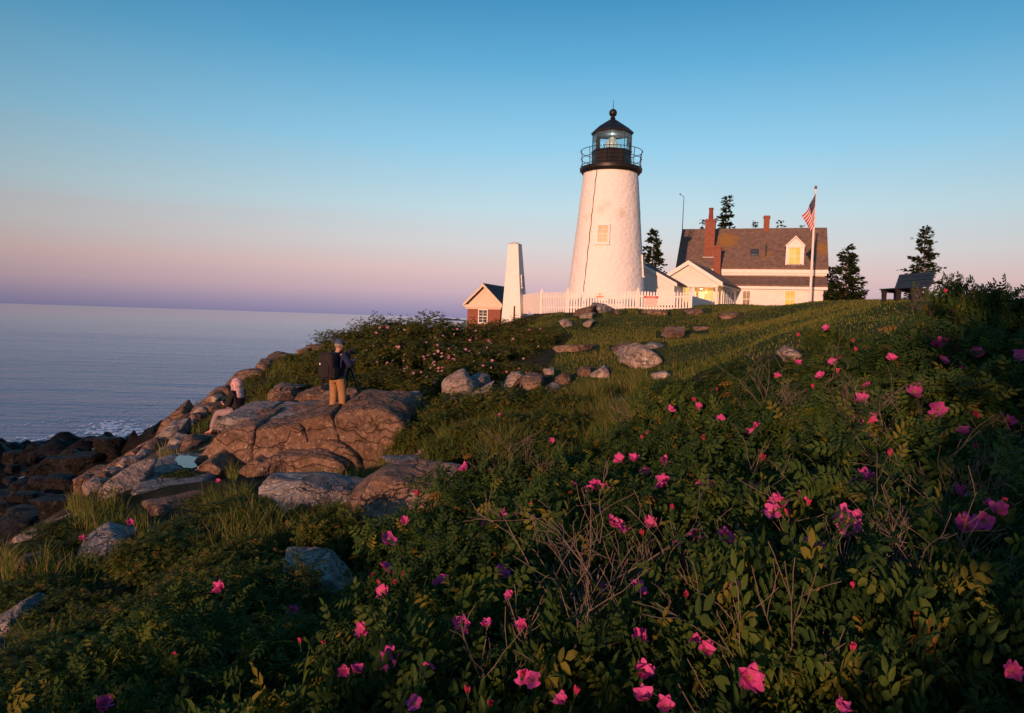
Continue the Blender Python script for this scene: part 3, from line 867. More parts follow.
# low far shore with a mast standing off it
M['farland'] = plain('far_shore_wood', (0.05, 0.055, 0.06), 0.95, 0.2, 0.01)
c = P(452, 317, 2600)
V = []
n = 60
for i in range(n + 1):
    t = i / n
    h = 9 * math.sin(math.pi * t) ** 0.5 * (0.7 + 0.3 * float(vnoise(np.array([[t * 17, 3, 1]]))[0]))
    V += [(-70 + 120 * t, -60, SEA - 1 - c[2] * 0), (-70 + 120 * t, 0, SEA + h), (-70 + 120 * t, 80, SEA - 1)]
Fq = []
for i in range(n):
    for k in (0, 1):
        Fq.append((i*3+k, (i+1)*3+k, (i+1)*3+k+1, i*3+k+1))
o = link('hills', np_mesh('hills', np.array(V), [np.array(Fq)], smooth=True), None, M['farland'])
o.location = (c[0], c[1], 0)
tag(o, 'thin dark strip of far shore on the horizon by the brick house', 'land', kind='structure')
M['hull'] = plain('boat_paint', (0.35, 0.36, 0.38), 0.5)
c = P(456.5, 318, 800)
root = empty('sailboat', (c[0], c[1], SEA), 0.4, 'tiny distant sailboat with bare mast on the horizon beside the brick house', 'sailboat')
mb = MB()
sec = [(-5, .2), (-4, 1.0), (-1, 1.5), (2, 1.3), (4.4, .5), (5.4, .05)]
for (x0, w0), (x1, w1) in zip(sec[:-1], sec[1:]):
    mb.add([(x0,-w0,1.1),(x1,-w1,1.15),(x1,w1,1.15),(x0,w0,1.1),(x0,0,-.5),(x1,0,-.5)], [(0,1,2,3),(0,4,5,1),(3,2,5,4)])
mb.box(-2.2, 1.2, -.8, .8, 1.0, 1.7)
mb.build('hull', M['hull'], root)
mb = MB(); mb.tube([(.6, 0, 1), (.6, 0, 8.5)], [.14, .08], 8); mb.tube([(.6, 0, 2.4), (-4, 0, 2.3)], .09, 6)
mb.build('mast', M['hull'], root)
# ------------------------------------------------------------------ building materials
def whitewash():
    m, nt, b = mat_new('whitewashed_rubble')
    co = objco(nt)
    n1 = noise(nt, 1.1, 5, 0.6, co, 0.4)
    c = ramp(nt, n1, [(0.3, (0.79, 0.76, 0.72)), (0.6, (0.82, 0.80, 0.76))])
    v = node(nt, 'ShaderNodeTexVoronoi'); v.inputs['Scale'].default_value = 3.6
    mp = nt.nodes.new('ShaderNodeMapping'); mp.inputs['Scale'].default_value = (1, 1, 1.6)
    nt.links.new(co, mp.inputs['Vector']); nt.links.new(mp.outputs['Vector'], v.inputs['Vector'])
    n2 = noise(nt, 14, 5, 0.7, co)
    # rust and damp stains with their own places on the wall
    for (p, rad, col) in [((-0.35, -1.95, 6.25), 0.33, (0.45, 0.26, 0.12)), ((0.55, -1.85, 5.7), 0.4, (0.5, 0.33, 0.17)), ((1.62, -0.95, 5.75), 0.30, (0.35, 0.17, 0.05)), ((-1.5, -1.2, 5.5), 0.3, (0.5, 0.34, 0.2)), ((-0.75, -1.85, 5.9), 0.4, (0.55, 0.36, 0.2))]:
        d = node(nt, 'ShaderNodeVectorMath', operation='DISTANCE')
        nt.links.new(co, d.inputs[0]); d.inputs[1].default_value = p
        k = mth(nt, 'SUBTRACT', mth(nt, 'ADD', rad, mth(nt, 'MULTIPLY', mth(nt, 'SUBTRACT', n2, 0.5), 0.9)), d.outputs['Value'])
        k = mth(nt, 'MULTIPLY', k, 2.2, clamp=True)
        c = mixc(nt, mth(nt, 'MULTIPLY', k, 0.5), c, col)
    setc(nt, b, c)
    b.inputs['Roughness'].default_value = 0.85
    bump(nt, b, mth(nt, 'ADD', mth(nt, 'MULTIPLY', v.outputs['Distance'], -1.0), mth(nt, 'MULTIPLY', n2, 0.5)), 0.55, 0.06)
    return m
M['whitewash'] = whitewash()
M['black'] = plain('black_iron', (0.012, 0.010, 0.010), 0.45, 0.4, 6, 0, 0.1)
M['whitepaint'] = plain('white_paint', (0.78, 0.74, 0.70), 0.6, 0.05, 3)
M['creampaint'] = plain('cream_paint', (0.66, 0.54, 0.42), 0.7, 0.06, 3)
M['darkpaint'] = plain('dark_grey_paint', (0.05, 0.05, 0.055), 0.6)

def clapboard():
    m, nt, b = mat_new('white_clapboard')
    co = objco(nt)
    setc(nt, b, ramp(nt, noise(nt, 2.5, 5, 0.6, co), [(0.3, (0.70, 0.66, 0.61)), (0.7, (0.80, 0.77, 0.73))]))
    s = nt.nodes.new('ShaderNodeSeparateXYZ'); nt.links.new(co, s.inputs[0])
    saw = mth(nt, 'FRACT', mth(nt, 'MULTIPLY', s.outputs['Z'], 7.0))
    bump(nt, b, saw, 0.35, 0.03)
    b.inputs['Roughness'].default_value = 0.65
    return m
M['clap'] = clapboard()

def shingle(name, lo, hi, lichen=()):
    m, nt, b = mat_new(name)
    co = objco(nt)
    br = node(nt, 'ShaderNodeTexBrick')
    mp = nt.nodes.new('ShaderNodeMapping'); mp.inputs['Rotation'].default_value = (R(90), 0, 0)
    nt.links.new(co, mp.inputs['Vector']); nt.links.new(mp.outputs['Vector'], br.inputs['Vector'])
    br.inputs['Scale'].default_value = 4.0
    br.inputs['Mortar Size'].default_value = 0.02
    br.inputs['Brick Width'].default_value = 0.9; br.inputs['Row Height'].default_value = 0.45
    br.inputs['Color1'].default_value = (*lo, 1); br.inputs['Color2'].default_value = (*hi, 1)
    br.inputs['Mortar'].default_value = (*[x * 0.45 for x in lo], 1)
    n1 = noise(nt, 3.0, 6, 0.7, co)
    c = mixc(nt, 0.6, br.outputs['Color'], ramp(nt, n1, [(0.3, (0.45, 0.45, 0.45)), (0.65, (1.0, 1.0, 1.0))]), 'MULTIPLY')
    n2 = noise(nt, 2.4, 6, 0.7, co, 0.5)
    for p, rad in lichen:
        d = node(nt, 'ShaderNodeVectorMath', operation='DISTANCE')
        nt.links.new(co, d.inputs[0]); d.inputs[1].default_value = p
        k = mth(nt, 'SUBTRACT', mth(nt, 'ADD', rad, mth(nt, 'MULTIPLY', mth(nt, 'SUBTRACT', n2, 0.5), 2.6)), d.outputs['Value'])
        c = mixc(nt, mth(nt, 'MULTIPLY', mth(nt, 'MULTIPLY', k, 1.6, clamp=True), 0.8), c, (0.30, 0.15, 0.025))
    setc(nt, b, c)
    b.inputs['Roughness'].default_value = 0.9
    bump(nt, b, mth(nt, 'ADD', br.outputs['Fac'], n1), 0.4, 0.03)
    return m

def brick(name, c1, c2, scale=4.5):
    m, nt, b = mat_new(name)
    br = node(nt, 'ShaderNodeTexBrick')
    mp = nt.nodes.new('ShaderNodeMapping'); mp.inputs['Rotation'].default_value = (R(90), 0, 0)
    co = objco(nt)
    nt.links.new(co, mp.inputs['Vector']); nt.links.new(mp.outputs['Vector'], br.inputs['Vector'])
    br.inputs['Scale'].default_value = scale
    br.inputs['Color1'].default_value = (*c1, 1); br.inputs['Color2'].default_value = (*c2, 1)
    br.inputs['Mortar'].default_value = (0.28, 0.2, 0.16, 1)
    br.inputs['Mortar Size'].default_value = 0.015
    c = mixc(nt, 0.5, br.outputs['Color'], ramp(nt, noise(nt, 5, 5, 0.6, co), [(0.3, (0.5, 0.5, 0.5)), (0.7, (1, 1, 1))]), 'MULTIPLY')
    setc(nt, b, c); b.inputs['Roughness'].default_value = 0.9
    bump(nt, b, br.outputs['Fac'], -0.4, 0.02)
    return m
M['brick'] = brick('red_brick', (0.22, 0.055, 0.03), (0.30, 0.085, 0.04))
M['slate'] = shingle('dark_slate', (0.055, 0.06, 0.07), (0.085, 0.09, 0.10))

def glow(name, c1, c2, strength, scale=1.5):
    m, nt, b = mat_new(name)
    f = noise(nt, scale, 3, 0.6, objco(nt))
    c = ramp(nt, f, [(0.35, c1), (0.65, c2)])
    b.inputs['Base Color'].default_value = (0.07, 0.04, 0.015, 1)
    nt.links.new(c, b.inputs['Emission Color'])
    b.inputs['Emission Strength'].default_value = strength
    b.inputs['Roughness'].default_value = 0.1
    return m
M['lit'] = glow('lit_window', (1.0, 0.45, 0.05), (1.0, 0.62, 0.12), 0.85)
M['litdim'] = glow('dim_lit_window', (0.12, 0.04, 0.01), (0.35, 0.14, 0.03), 0.35, 2.5)
M['litdoor'] = glow('lit_door_glass', (1.0, 0.48, 0.10), (1.0, 0.62, 0.20), 1.0)
M['darkglass'] = plain('dark_window_glass', (0.05, 0.06, 0.07), 0.08, 0.3, 2, spec=0.8)
M['blindglass'] = plain('window_with_ochre_blind', (0.42, 0.34, 0.16), 0.25, 0.2, 2.5, spec=0.6)

def pane_glass():
    m, nt, b = mat_new('clear_glass')
    gl = nt.nodes.new('ShaderNodeBsdfGlossy'); gl.inputs['Roughness'].default_value = 0.03
    tr = nt.nodes.new('ShaderNodeBsdfTransparent'); tr.inputs['Color'].default_value = (0.86, 0.93, 0.95, 1)
    fr = nt.nodes.new('ShaderNodeFresnel'); fr.inputs['IOR'].default_value = 1.5
    mx = nt.nodes.new('ShaderNodeMixShader')
    nt.links.new(mth(nt, 'ADD', fr.outputs[0], 0.03), mx.inputs[0])
    nt.links.new(tr.outputs[0], mx.inputs[1]); nt.links.new(gl.outputs[0], mx.inputs[2])
    nt.links.new(mx.outputs[0], nt.nodes['Material Output'].inputs['Surface'])
    return m
M['glass'] = pane_glass()
m, nt, b = mat_new('lens_glass')
b.inputs['Base Color'].default_value = (0.62, 0.72, 0.66, 1); b.inputs['Roughness'].default_value = 0.08
b.inputs['Transmission Weight'].default_value = 0.35; b.inputs['Coat Weight'].default_value = 0.5
M['lens'] = m

# ------------------------------------------------------------------ local frames
class Frame:
    def __init__(s, O, deg):
        s.O = np.array(O, float); t = R(deg)
        s.u = np.array([math.cos(t), -math.sin(t), 0]); s.v = np.array([math.sin(t), math.cos(t), 0]); s.rot = -t
    def at_y(s, px, py, yc):
        d = ray(px, py); t = (yc + s.O @ s.v) / (d @ s.v); q = d * t - s.O
        return float(q @ s.u), float(q[2])
    def at_x(s, px, py, xc):
        d = ray(px, py); t = (xc + s.O @ s.u) / (d @ s.u); q = d * t - s.O
        return float(q @ s.v), float(q[2])
    def world(s, x, y, z=0):
        return s.O + s.u * x + s.v * y + np.array([0, 0, z])
    def root(s, name, label, cat, group=None):
        return empty(name, s.O, s.rot, label, cat, group)

def window(parent, x0, x1, y, z0, z1, glassmat, fr=0.07, cols=2, rows=2, name='window', paint=None, proud=0.05):
    paint = paint or M['whitepaint']
    mb = MB()
    mb.box(x0 - fr, x0, y - proud, y + 0.02, z0 - fr, z1 + fr); mb.box(x1, x1 + fr, y - proud, y + 0.02, z0 - fr, z1 + fr)
    mb.box(x0, x1, y - proud, y + 0.02, z1, z1 + fr); mb.box(x0, x1, y - proud, y + 0.02, z0 - fr, z0)
    mb.box(x0 - fr * 1.5, x1 + fr * 1.5, y - proud - 0.05, y + 0.02, z0 - fr - 0.05, z0 - fr - 0.003)
    for i in range(1, cols):
        xx = x0 + (x1 - x0) * i / cols; mb.box(xx - 0.014, xx + 0.014, y - 0.032, y - 0.006, z0, z1)
    for i in range(1, rows):
        zz = z0 + (z1 - z0) * i / rows; t = 0.026 if i == rows // 2 and rows % 2 == 0 else 0.012
        mb.box(x0, x1, y - 0.034, y - 0.0065, zz - t, zz + t)
    f = mb.build(name, paint, parent)
    MB().box(x0, x1, y - 0.005, y + 0.015, z0, z1).build('pane', glassmat, f)
    return f

def text_mesh(name, s, size, depth=0.004):
    c = bpy.data.curves.new(name, 'FONT'); c.body = s; c.size = size; c.extrude = depth; c.align_x = 'CENTER'; c.align_y = 'CENTER'
    c.resolution_u = 2
    o = bpy.data.objects.new(name, c); COL.objects.link(o)
    dg = bpy.context.evaluated_depsgraph_get(); dg.update()
    me = bpy.data.meshes.new_from_object(o.evaluated_get(dg))
    bpy.data.objects.remove(o); bpy.data.curves.remove(c)
    me.transform(Matrix.Rotation(R(90), 4, 'X'))
    return me

# ------------------------------------------------------------------ lighthouse
q = P(605.6, 307.5, 44)
LZ = q[2] - 0.25
lh = empty('lighthouse', (q[0], q[1], LZ), 0, 'white conical stone lighthouse with black lantern room and gallery', 'lighthouse')
def hpx(py): return float(P(609, py, 44)[2] - LZ)
zt = hpx(174.3)
z300 = hpx(300)
r_top, r_bot = 1.64, 2.27 + 0.07
mb = MB()
prof = []
n = 40
for i in range(n + 1):
    t = i / n; z = -0.6 + (zt + 0.6) * t
    k = (z - z300) / (zt - z300)
    prof.append((r_bot + (r_top - r_bot) * k + 0.03 * (1 - k) ** 3, z))
mb.lathe(prof, 96)
tw = mb.build('tower', M['whitewash'], lh, smooth=True)
V = np.array([v.co[:] for v in tw.data.vertices])
d = 0.018 * fbm(V * 2.3, 4, 5); rad = np.hypot(V[:, 0], V[:, 1])
sc = np.where(rad > 0.1, (rad + d) / np.maximum(rad, .1), 1)
V[:, 0] *= sc; V[:, 1] *= sc
tw.data.vertices.foreach_set('co', V.ravel().astype(np.float32))
def rad_at(z):
    k = (z - z300) / (zt - z300)
    return r_bot + (r_top - r_bot) * k
# gallery
g0, g1 = zt, hpx(168.8)
MB().lathe([(1.55, g0 - 0.05), (1.72, g0 - 0.02), (1.78, g0 + 0.08), (1.86, g0 + 0.14), (1.88, g1 - 0.03), (1.85, g1), (1.0, g1 + 0.01)], 64).build('gallery', M['black'], lh, smooth=True)
mb = MB()
for k in range(12):
    a = 2 * math.pi * (k + 0.3) / 12
    x, y = 1.79 * math.cos(a), 1.79 * math.sin(a)
    mb.tube([(x, y, g1 - 0.02), (x * 1.01, y * 1.01, g1 + 0.55), (x * 1.035, y * 1.035, g1 + 1.02)], 0.022, 6)
for zz, rr in ((0.12, 1.80), (0.55, 1.81), (1.0, 1.85)):
    mb.tube([(rr * math.cos(2*math.pi*k/64), rr * math.sin(2*math.pi*k/64), g1 + zz) for k in range(65)], 0.02, 6, cap=False)
mb.build('railing', M['black'], lh)
# lantern room: eight sides
h1, h2 = hpx(151.8), hpx(133.6)
A0 = R(31.5)
MB().lathe([(1.24, g1 - 0.01), (1.24, g1 + 0.06), (1.19, g1 + 0.07), (1.19, h1 - 0.06), (1.23, h1 - 0.055), (1.23, h1)], 8, a0=A0).build('lantern_wall', M['black'], lh)
for k in range(8):
    mb = MB()
    a = A0 + 2 * math.pi * k / 8
    x, y = 1.17 * math.cos(a), 1.17 * math.sin(a)
    mb.tube([(x, y, h1 - 0.01), (x, y, h2 + 0.02)], 0.021, 6)
    mb.build('lantern_bar', M['black'], lh)
for k in range(8):
    a, b2 = A0 + 2 * math.pi * k / 8, A0 + 2 * math.pi * (k + 1) / 8
    x0, y0, x1, y1 = 1.16 * math.cos(a), 1.16 * math.sin(a), 1.16 * math.cos(b2), 1.16 * math.sin(b2)
    me = bpy.data.meshes.new('lantern_pane')
    me.from_pydata([(x0, y0, h1), (x1, y1, h1), (x1, y1, h2), (x0, y0, h2)], [], [(0, 1, 2, 3)])
    link('lantern_pane', me, lh, M['glass'])
apex = hpx(120)
MB().lathe([(1.12, h2 - .02), (1.1, h2 + .015), (.6, h2 + .20), (.05, h2 + .30)], 8, a0=A0).build('ceiling', plain('pale_grey_ceiling', (.8, .82, .84), .6), lh)  # paint whitened so the ceiling reads as bright sky through glass
MB().lathe([(1.16, h2 - 0.06), (1.26, h2 - 0.05), (1.28, h2 + 0.05), (1.2, h2 + 0.12), (0.95, h2 + 0.33), (0.26, apex - 0.02), (0.20, apex)], 8, a0=A0, closed=True).build('lantern_roof', M['black'], lh)
MB().lathe([(0.2, apex - 0.04), (0.13, apex + 0.05), (0.17, apex + 0.1), (0.11, apex + 0.16), (0.13, apex + 0.22)] + [(0.24 * math.cos(a), apex + 0.42 + 0.24 * math.sin(a)) for a in np.linspace(-1.0, 1.45, 10)], 20).build('ventilator_ball', M['black'], lh, smooth=True)
MB().tube([(0, 0, apex + 0.6), (0, 0, apex + 1.2)], [0.025, 0.012], 6).build('lightning_rod', M['black'], lh)
MB().lathe([(0.32, h1 - 0.1), (0.3, h1 + 0.02), (0.34, h1 + 0.06)], 16).build('lens_pedestal', M['black'], lh)
MB().lathe([(0.22, h1 + 0.06), (0.30, h1 + 0.2), (0.33, h1 + 0.28), (0.37, h1 + 0.34), (0.37, h1 + 0.52), (0.33, h1 + 0.58), (0.28, h1 + 0.66), (0.18, h1 + 0.8), (0.12, h1 + 0.85)], 24).build('lens', M['lens'], lh, smooth=True)
b_ = M['lens'].node_tree.nodes['Principled BSDF']     # faint emission and a small lamp added to brighten the lantern ceiling
b_.inputs['Emission Color'].default_value = (.85, 1, .92, 1); b_.inputs['Emission Strength'].default_value = .12
LL = bpy.data.lights.new('lighthouse_lamp', 'POINT'); LL.energy = 2; LL.color = (.95, 1, .97); LL.shadow_soft_size = .05
ll = bpy.data.objects.new('lighthouse_lamp', LL); COL.objects.link(ll); ll.parent = lh; ll.location = (0, 0, h1 + .93)
# conductor cable following the wall
pts = []
for k in range(30):
    t = k / 29; px = 596.6 - 14.3 * t; py = 174 + (306 - 174) * t
    z = hpx(py); r = rad_at(z) + 0.03
    X = P(px, py, 44 - r * 0.8)[0] - q[0]
    y = -math.sqrt(max(r * r - X * X, 0.01))
    pts.append((X + 0.02 * math.sin(k * 1.7), y, z))
MB().tube(pts, 0.022, 6).build('conductor_cable', plain('rusty_cable', (.09, .055, .04), .8), lh)
# windows in the wall
def tower_window(ang, z0, z1, w, glass):
    r = rad_at((z0 + z1) / 2)
    rt = math.atan2(r_bot - r_top, zt - z300)
    f = window(lh, -w / 2, w / 2, 0, z0, z1, glass, 0.11, 2, 4, proud=0.06)
    f.matrix_basis = Matrix.Rotation(ang, 4, 'Z') @ Matrix.Translation((0, -r - 0.02 , 0)) @ Matrix.Translation((0, 0, (z0+z1)/2)) @ Matrix.Rotation(-rt, 4, 'X') @ Matrix.Translation((0, 0, -(z0+z1)/2))
    return f
tower_window(R(-16), hpx(246), hpx(230), 0.56, M['blindglass'])
tower_window(R(72), hpx(275), hpx(257), 0.56, M['darkglass'])

# ------------------------------------------------------------------ keeper's house
_rl = P(682.3, 228.5, 61.0); _t = R(19)
HF = Frame((_rl[0] - 3.5 * math.sin(_t), 61.0 - 3.5 * math.cos(_t), 0.5), 19)
hs = HF.root('keepers_house', "keeper's house of white clapboard with brown shingle roof and lit yellow windows", 'house')
XR = HF.at_y(828.5, 270, 0.0)[0]
ze = HF.at_y(760, 268.5, 0.0)[1]                  # eave
zr = HF.at_y(755, 228.8, 3.5)[1] - .1                  # ridge
sl = (zr - ze) / 3.5
roofz = lambda y: ze + sl * (y if y <= 3.5 else 7 - y)
pos = [(HF.at_y(727, 240, 2.4), 2.4), (HF.at_y(822, 250, 1.6), 1.6), (HF.at_y(756, 254, 1.2), 1.2), (HF.at_y(767, 257, 1.1), 1.1), (HF.at_y(800, 243, 2.0), 2.0)]
M['shingle'] = shingle('brown_shingle', (0.175, 0.11, 0.08), (0.26, 0.175, 0.125), [((p[0][0], p[1], roofz(p[1]) + 0.1), rr) for p, rr in zip(pos, (1.15, 0.95, 0.55, 0.5, 0.6))])
W0, W1 = 0.25, XR - 0.25
MB().prism([(0.3, -0.3), (0.3, ze + 0.15), (3.5, zr - 0.2), (6.7, ze + 0.15), (6.7, -0.3)], 'x', W0, W1).build('wall', M['clap'], hs)
MB().prism([(-0.05, ze - 0.06), (3.5, zr - 0.02), (7.05, ze - 0.06), (7.05, ze + 0.09), (3.5, zr + 0.14), (-0.05, ze + 0.09)], 'x', 0, XR).build('roof', M['shingle'], hs)
mb = MB(); mb.box(0.02, XR - 0.02, -0.03, 0.297, ze - 0.34, ze - 0.068); mb.box(0.1, XR - 0.1, 0.1, 0.296, ze - 0.5, ze - 0.342)
mb.build('cornice', M['whitepaint'], hs)
# lower front wing with its skirt roof
xa = HF.at_y(735, 300, -1.1)[0]; xb = HF.at_y(823, 300, -1.1)[0]
z_top = HF.at_y(780, 277.5, 0.25)[1]; z_lo = HF.at_y(780, 286.0, -1.4)[1]
wl = MB().box(xa - 1.2, xb, -1.1, 0.298, -0.4, z_lo + 0.05).build('wing_wall', M['clap'], hs)
MB().prism([(-1.4, z_lo - 0.03), (0.25, z_top - 0.03), (0.25, z_top + 0.1), (-1.4, z_lo + 0.09)], 'x', xa - 1.3, xb + 0.3).build('skirt_roof', M['shingle'], hs)
mb = MB(); mb.box(xa - 1.25, xb + 0.26, -1.36, -1.103, z_lo - 0.24, z_lo - 0.035)
mb.prism([(-1.1, z_lo - 0.03), (0.24, z_top - 0.04), (0.24, z_lo - 0.03)], 'x', xb - 0.001 + 0.02, xb + 0.06)
mb.build('wing_cornice', M['whitepaint'], hs)
for (a, b2, t, bt, g) in [(742.5, 750, 290.5, 307, M['litdim']), (784.8, 795, 290.5, 307.5, M['lit'])]:
    x0, z1 = HF.at_y(a, t, -1.1); x1, z0 = HF.at_y(b2, bt, -1.1)
    window(hs, x0 + 0.05, x1 - 0.05, -1.105, z0, z1 - 0.05, g, 0.06, 2, 2)
# dormer
x0, zb = HF.at_y(785.2, 266.8, 0.2); x1, _ = HF.at_y(803.5, 266.5, 0.2); _, za = HF.at_y(794.5, 236.2, 0.2); _, zm = HF.at_y(794.5, 245, 0.2)
dm = MB().prism([(x0 + 0.06, zb), (x1 - 0.06, zb), (x1 - 0.06, zm), ((x0 + x1) / 2, za - 0.1), (x0 + 0.06, zm)], 'y', 0.25, 3.0).build('dormer', M['clap'], hs)
xm = (x0 + x1) / 2
mb = MB()
for s, xe in ((-1, x0 - 0.05), (1, x1 + 0.05)):
    mb.prism([(xe, zm - 0.12), (xm, za - 0.06), (xm, za + 0.05), (xe, zm - 0.02)], 'y', 0.15, 3.2)
mb.build('dormer_roof', M['shingle'], dm)
mb = MB()
for s, xe in ((-1, x0 - 0.05), (1, x1 + 0.05)):
    mb.prism([(xe, zm - 0.13), (xm, za - 0.07), (xm, za + 0.04), (xe, zm - 0.03)], 'y', 0.11, 0.145)
mb.box(x0, x1, 0.15, 0.247, zm - 0.2, zm - 0.06); mb.box(x0, x1, 0.19, 0.247, zb - 0.02, zb + 0.08)
mb.box(x0, x0 + 0.14, 0.18, 0.247, zb + 0.083, zm - 0.203); mb.box(x1 - 0.14, x1, 0.18, 0.247, zb + 0.083, zm - 0.203)
mb.build('dormer_trim', M['whitepaint'], dm)
wx0, wz1 = HF.at_y(789.5, 247.5, 0.2); wx1, wz0 = HF.at_y(799.5, 264.5, 0.2)
window(dm, wx0, wx1, 0.242, wz0, wz1, M['lit'], 0.05, 2, 2)
# chimneys
def chimney(px0, px1, ptop, y, depth, zbot, name='chimney', cap=True):
    x0, z1 = HF.at_y(px0, ptop, y); x1, _ = HF.at_y(px1, ptop, y)
    mb = MB(); mb.box(x0, x1, y, y + depth, zbot, z1 - 0.18); mb.box(x0 - 0.05, x1 + 0.05, y - 0.05, y + depth + 0.05, z1 - 0.179, z1 - 0.06); mb.box(x0, x1, y, y + depth, z1 - 0.059, z1)
    return mb.build(name, M['brick'], hs), x0, x1, z1
yb = 0.9
ch, cx0, cx1, cz = chimney(705.5, 715.5, 219, yb, 0.85, roofz(yb) - 0.4)
mb = MB(); cxm = (cx0 + cx1) / 2; zt2 = HF.at_y(711, 209, yb + 0.4)[1]
mb.tube([(cxm, yb + .42, cz - 0.03), (cxm, yb + .42, zt2 - .05)], [0.2, 0.15], 14); mb.tube([(cxm, yb + .42, zt2 - .049), (cxm, yb + .42, zt2 + .08)], [0.19, 0.19], 14)
mb.build('chimney_pot', plain('red_clay', (0.22, 0.045, 0.03), 0.8), ch)
MB().box(cx0 - 0.08, cx1 + 0.08, yb - 0.12, yb + 0.86, roofz(yb) - 0.2, roofz(yb) + 0.09).build('flashing', plain('pale_flashing', (0.42, 0.38, 0.36), 0.5), ch)
ch2, _, _, _ = chimney(764, 770, 215.5, 3.2, 0.55, zr - 0.2)
chimney(714.3, 721.3, 245.5, -0.8, 0.6, 1.5)
# skylight and vent pipe
x0, z1 = HF.at_y(750.5, 250.5, 1.35); x1, z0 = HF.at_y(758.5, 259, 0.85)
mb = MB(); ya, ybb = 0.85, 1.45
sk = MB().prism([(ya, roofz(ya) + 0.1), (ybb, roofz(ybb) + 0.1), (ybb, roofz(ybb) + 0.24), (ya, roofz(ya) + 0.24)], 'x', x0, x1).build('skylight', M['darkpaint'], hs)
MB().prism([(ya + .08, roofz(ya + .08) + 0.2), (ybb - .08, roofz(ybb - .08) + 0.2), (ybb - .08, roofz(ybb - .08) + 0.255), (ya + .08, roofz(ya + .08) + 0.255)], 'x', x0 + .08, x1 - .08).build('pane', M['darkglass'], sk)
xp, zp = HF.at_y(766, 244, 1.0)
MB().tube([(xp, 1.0, roofz(1.0) - 0.1), (xp, 1.0, zp)], 0.055, 10).build('vent_pipe', M['darkpaint'], hs)

# gabled kitchen wing with the porch
_xr = HF.at_y(736, 300, -1.1)[0]
WF = Frame(HF.world(_xr, -1.1, 0), 26)
FR = -7.6
ax1 = 0.0; axm, azr = WF.at_y(689.5, 261, FR); aze = WF.at_y(724, 282.5, FR)[1]
ax0 = 2 * axm - ax1
wg = WF.root('porch_wing', "low gabled wing with a lit open porch in front of the keeper's house", 'porch')
kz = (azr - aze) / (ax1 + 0.3 - axm)
gr = lambda x: azr - kz * abs(x - axm)
BK = FR + 1.7
MB().prism([(ax0, -0.4), (ax1, -0.4), (ax1, gr(ax1) - 0.12), (axm, azr - 0.14), (ax0, gr(ax0) - 0.12)], 'y', BK, 0.6).build('wall', M['clap'], wg)
zl = WF.at_y(690, 284.8, FR)[1]
MB().prism([(ax0, zl), (ax1, zl), (ax1, gr(ax1) - 0.12), (axm, azr - 0.14), (ax0, gr(ax0) - 0.12)], 'y', FR, BK - 0.003).build('gable', M['clap'], wg)
mb = MB(); o = 0.34
for s in (-1, 1):
    xe = axm + s * (ax1 - axm + o)
    mb.prism([(xe, gr(xe) - 0.1), (axm, azr - 0.1), (axm, azr + 0.03), (xe, gr(xe) + 0.03)], 'y', FR - 0.3, -0.0)
mb.build('roof', M['shingle'], wg)
mb = MB()
for s in (-1, 1):
    xe = axm + s * (ax1 - axm + o)
    mb.prism([(xe, gr(xe) - 0.27), (axm, azr - 0.27), (axm, azr + 0.02), (xe, gr(xe) + 0.02)], 'y', FR - 0.34, FR - 0.303)
    mb.prism([(xe, gr(xe) - 0.3), (axm, azr - 0.3), (axm, azr - 0.11), (xe, gr(xe) - 0.11)], 'y', FR - 0.08, FR - 0.004)
mb.box(ax1 + 0.003, ax1 + 0.3, FR - 0.25, -0.2, gr(ax1 + .3) - 0.22, gr(ax1 + 0.3) - 0.1)
mb.box(ax0 - .02, ax1 + .02, FR - 0.05, FR - 0.003, zl - 0.16, zl)
mb.build('trim', M['whitepaint'], wg)
for px in (672.5, 693.0, 716.2):
    xx = WF.at_y(px, 295, FR)[0]
    MB().box(xx - 0.07, xx + 0.07, FR + 0.02, FR + 0.16, -0.3, zl - 0.163).build('porch_post', M['whitepaint'], wg)
MB().box(ax0, ax1, FR, BK, -0.35, -0.1).build('porch_floor', plain('grey_deck', (0.3, 0.28, 0.26), 0.8), wg)
x0, z1 = WF.at_y(705, 290, BK); x1, z0 = WF.at_y(713, 306, BK)
window(wg, x0, x1, BK - 0.005, -0.05, z1, M['litdoor'], 0.07, 2, 3, 'door')
x0, z1 = WF.at_y(679, 287.5, BK); x1, z0 = WF.at_y(690, 302, BK)
window(wg, x0, x1, BK - 0.005, z0, z1, M['litdoor'], 0.06, 2, 2)
for yy in (-5.0, -3.4, -1.8):      # windows of the shaded long side
    f = window(wg, -0.4, 0.4, 0, 0.75, 2.0, M['darkglass'], 0.07, 2, 2)
    f.matrix_basis = Matrix.Translation((ax1 + 0.004, yy, 0)) @ Matrix.Rotation(R(90), 4, 'Z')
xl = WF.at_y(709, 287, BK)[0]
lm = MB(); lm.tube([(xl - .35, BK - .9, zl + .03), (xl - .35, BK - .9, zl - 0.12)], 0.012, 6); lm.lathe([(0.05, 0), (0.12, -0.02), (0.14, -0.06)], 10)
lo = MB(); lo.tube([(xl - .35, BK - .9, zl), (xl - .35, BK - .9, zl - .08)], 0.02, 6); lo.tube([(xl - .35, BK - .9, zl - .079), (xl - .35, BK - .9, zl - .2)], [.06, .11], 10)
lamp = lo.build('porch_lamp', M['black'], wg)
MB().tube([(xl - .35, BK - .9, zl - .199), (xl - .35, BK - .9, zl - .26)], [.06, .04], 10).build('bulb', glow('lamp_bulb', (1, .6, .2), (1, .7, .3), 20), lamp)
L = bpy.data.lights.new('porch_light', 'POINT'); L.energy = 26; L.color = (1.0, 0.42, 0.10); L.shadow_soft_size = 0.08
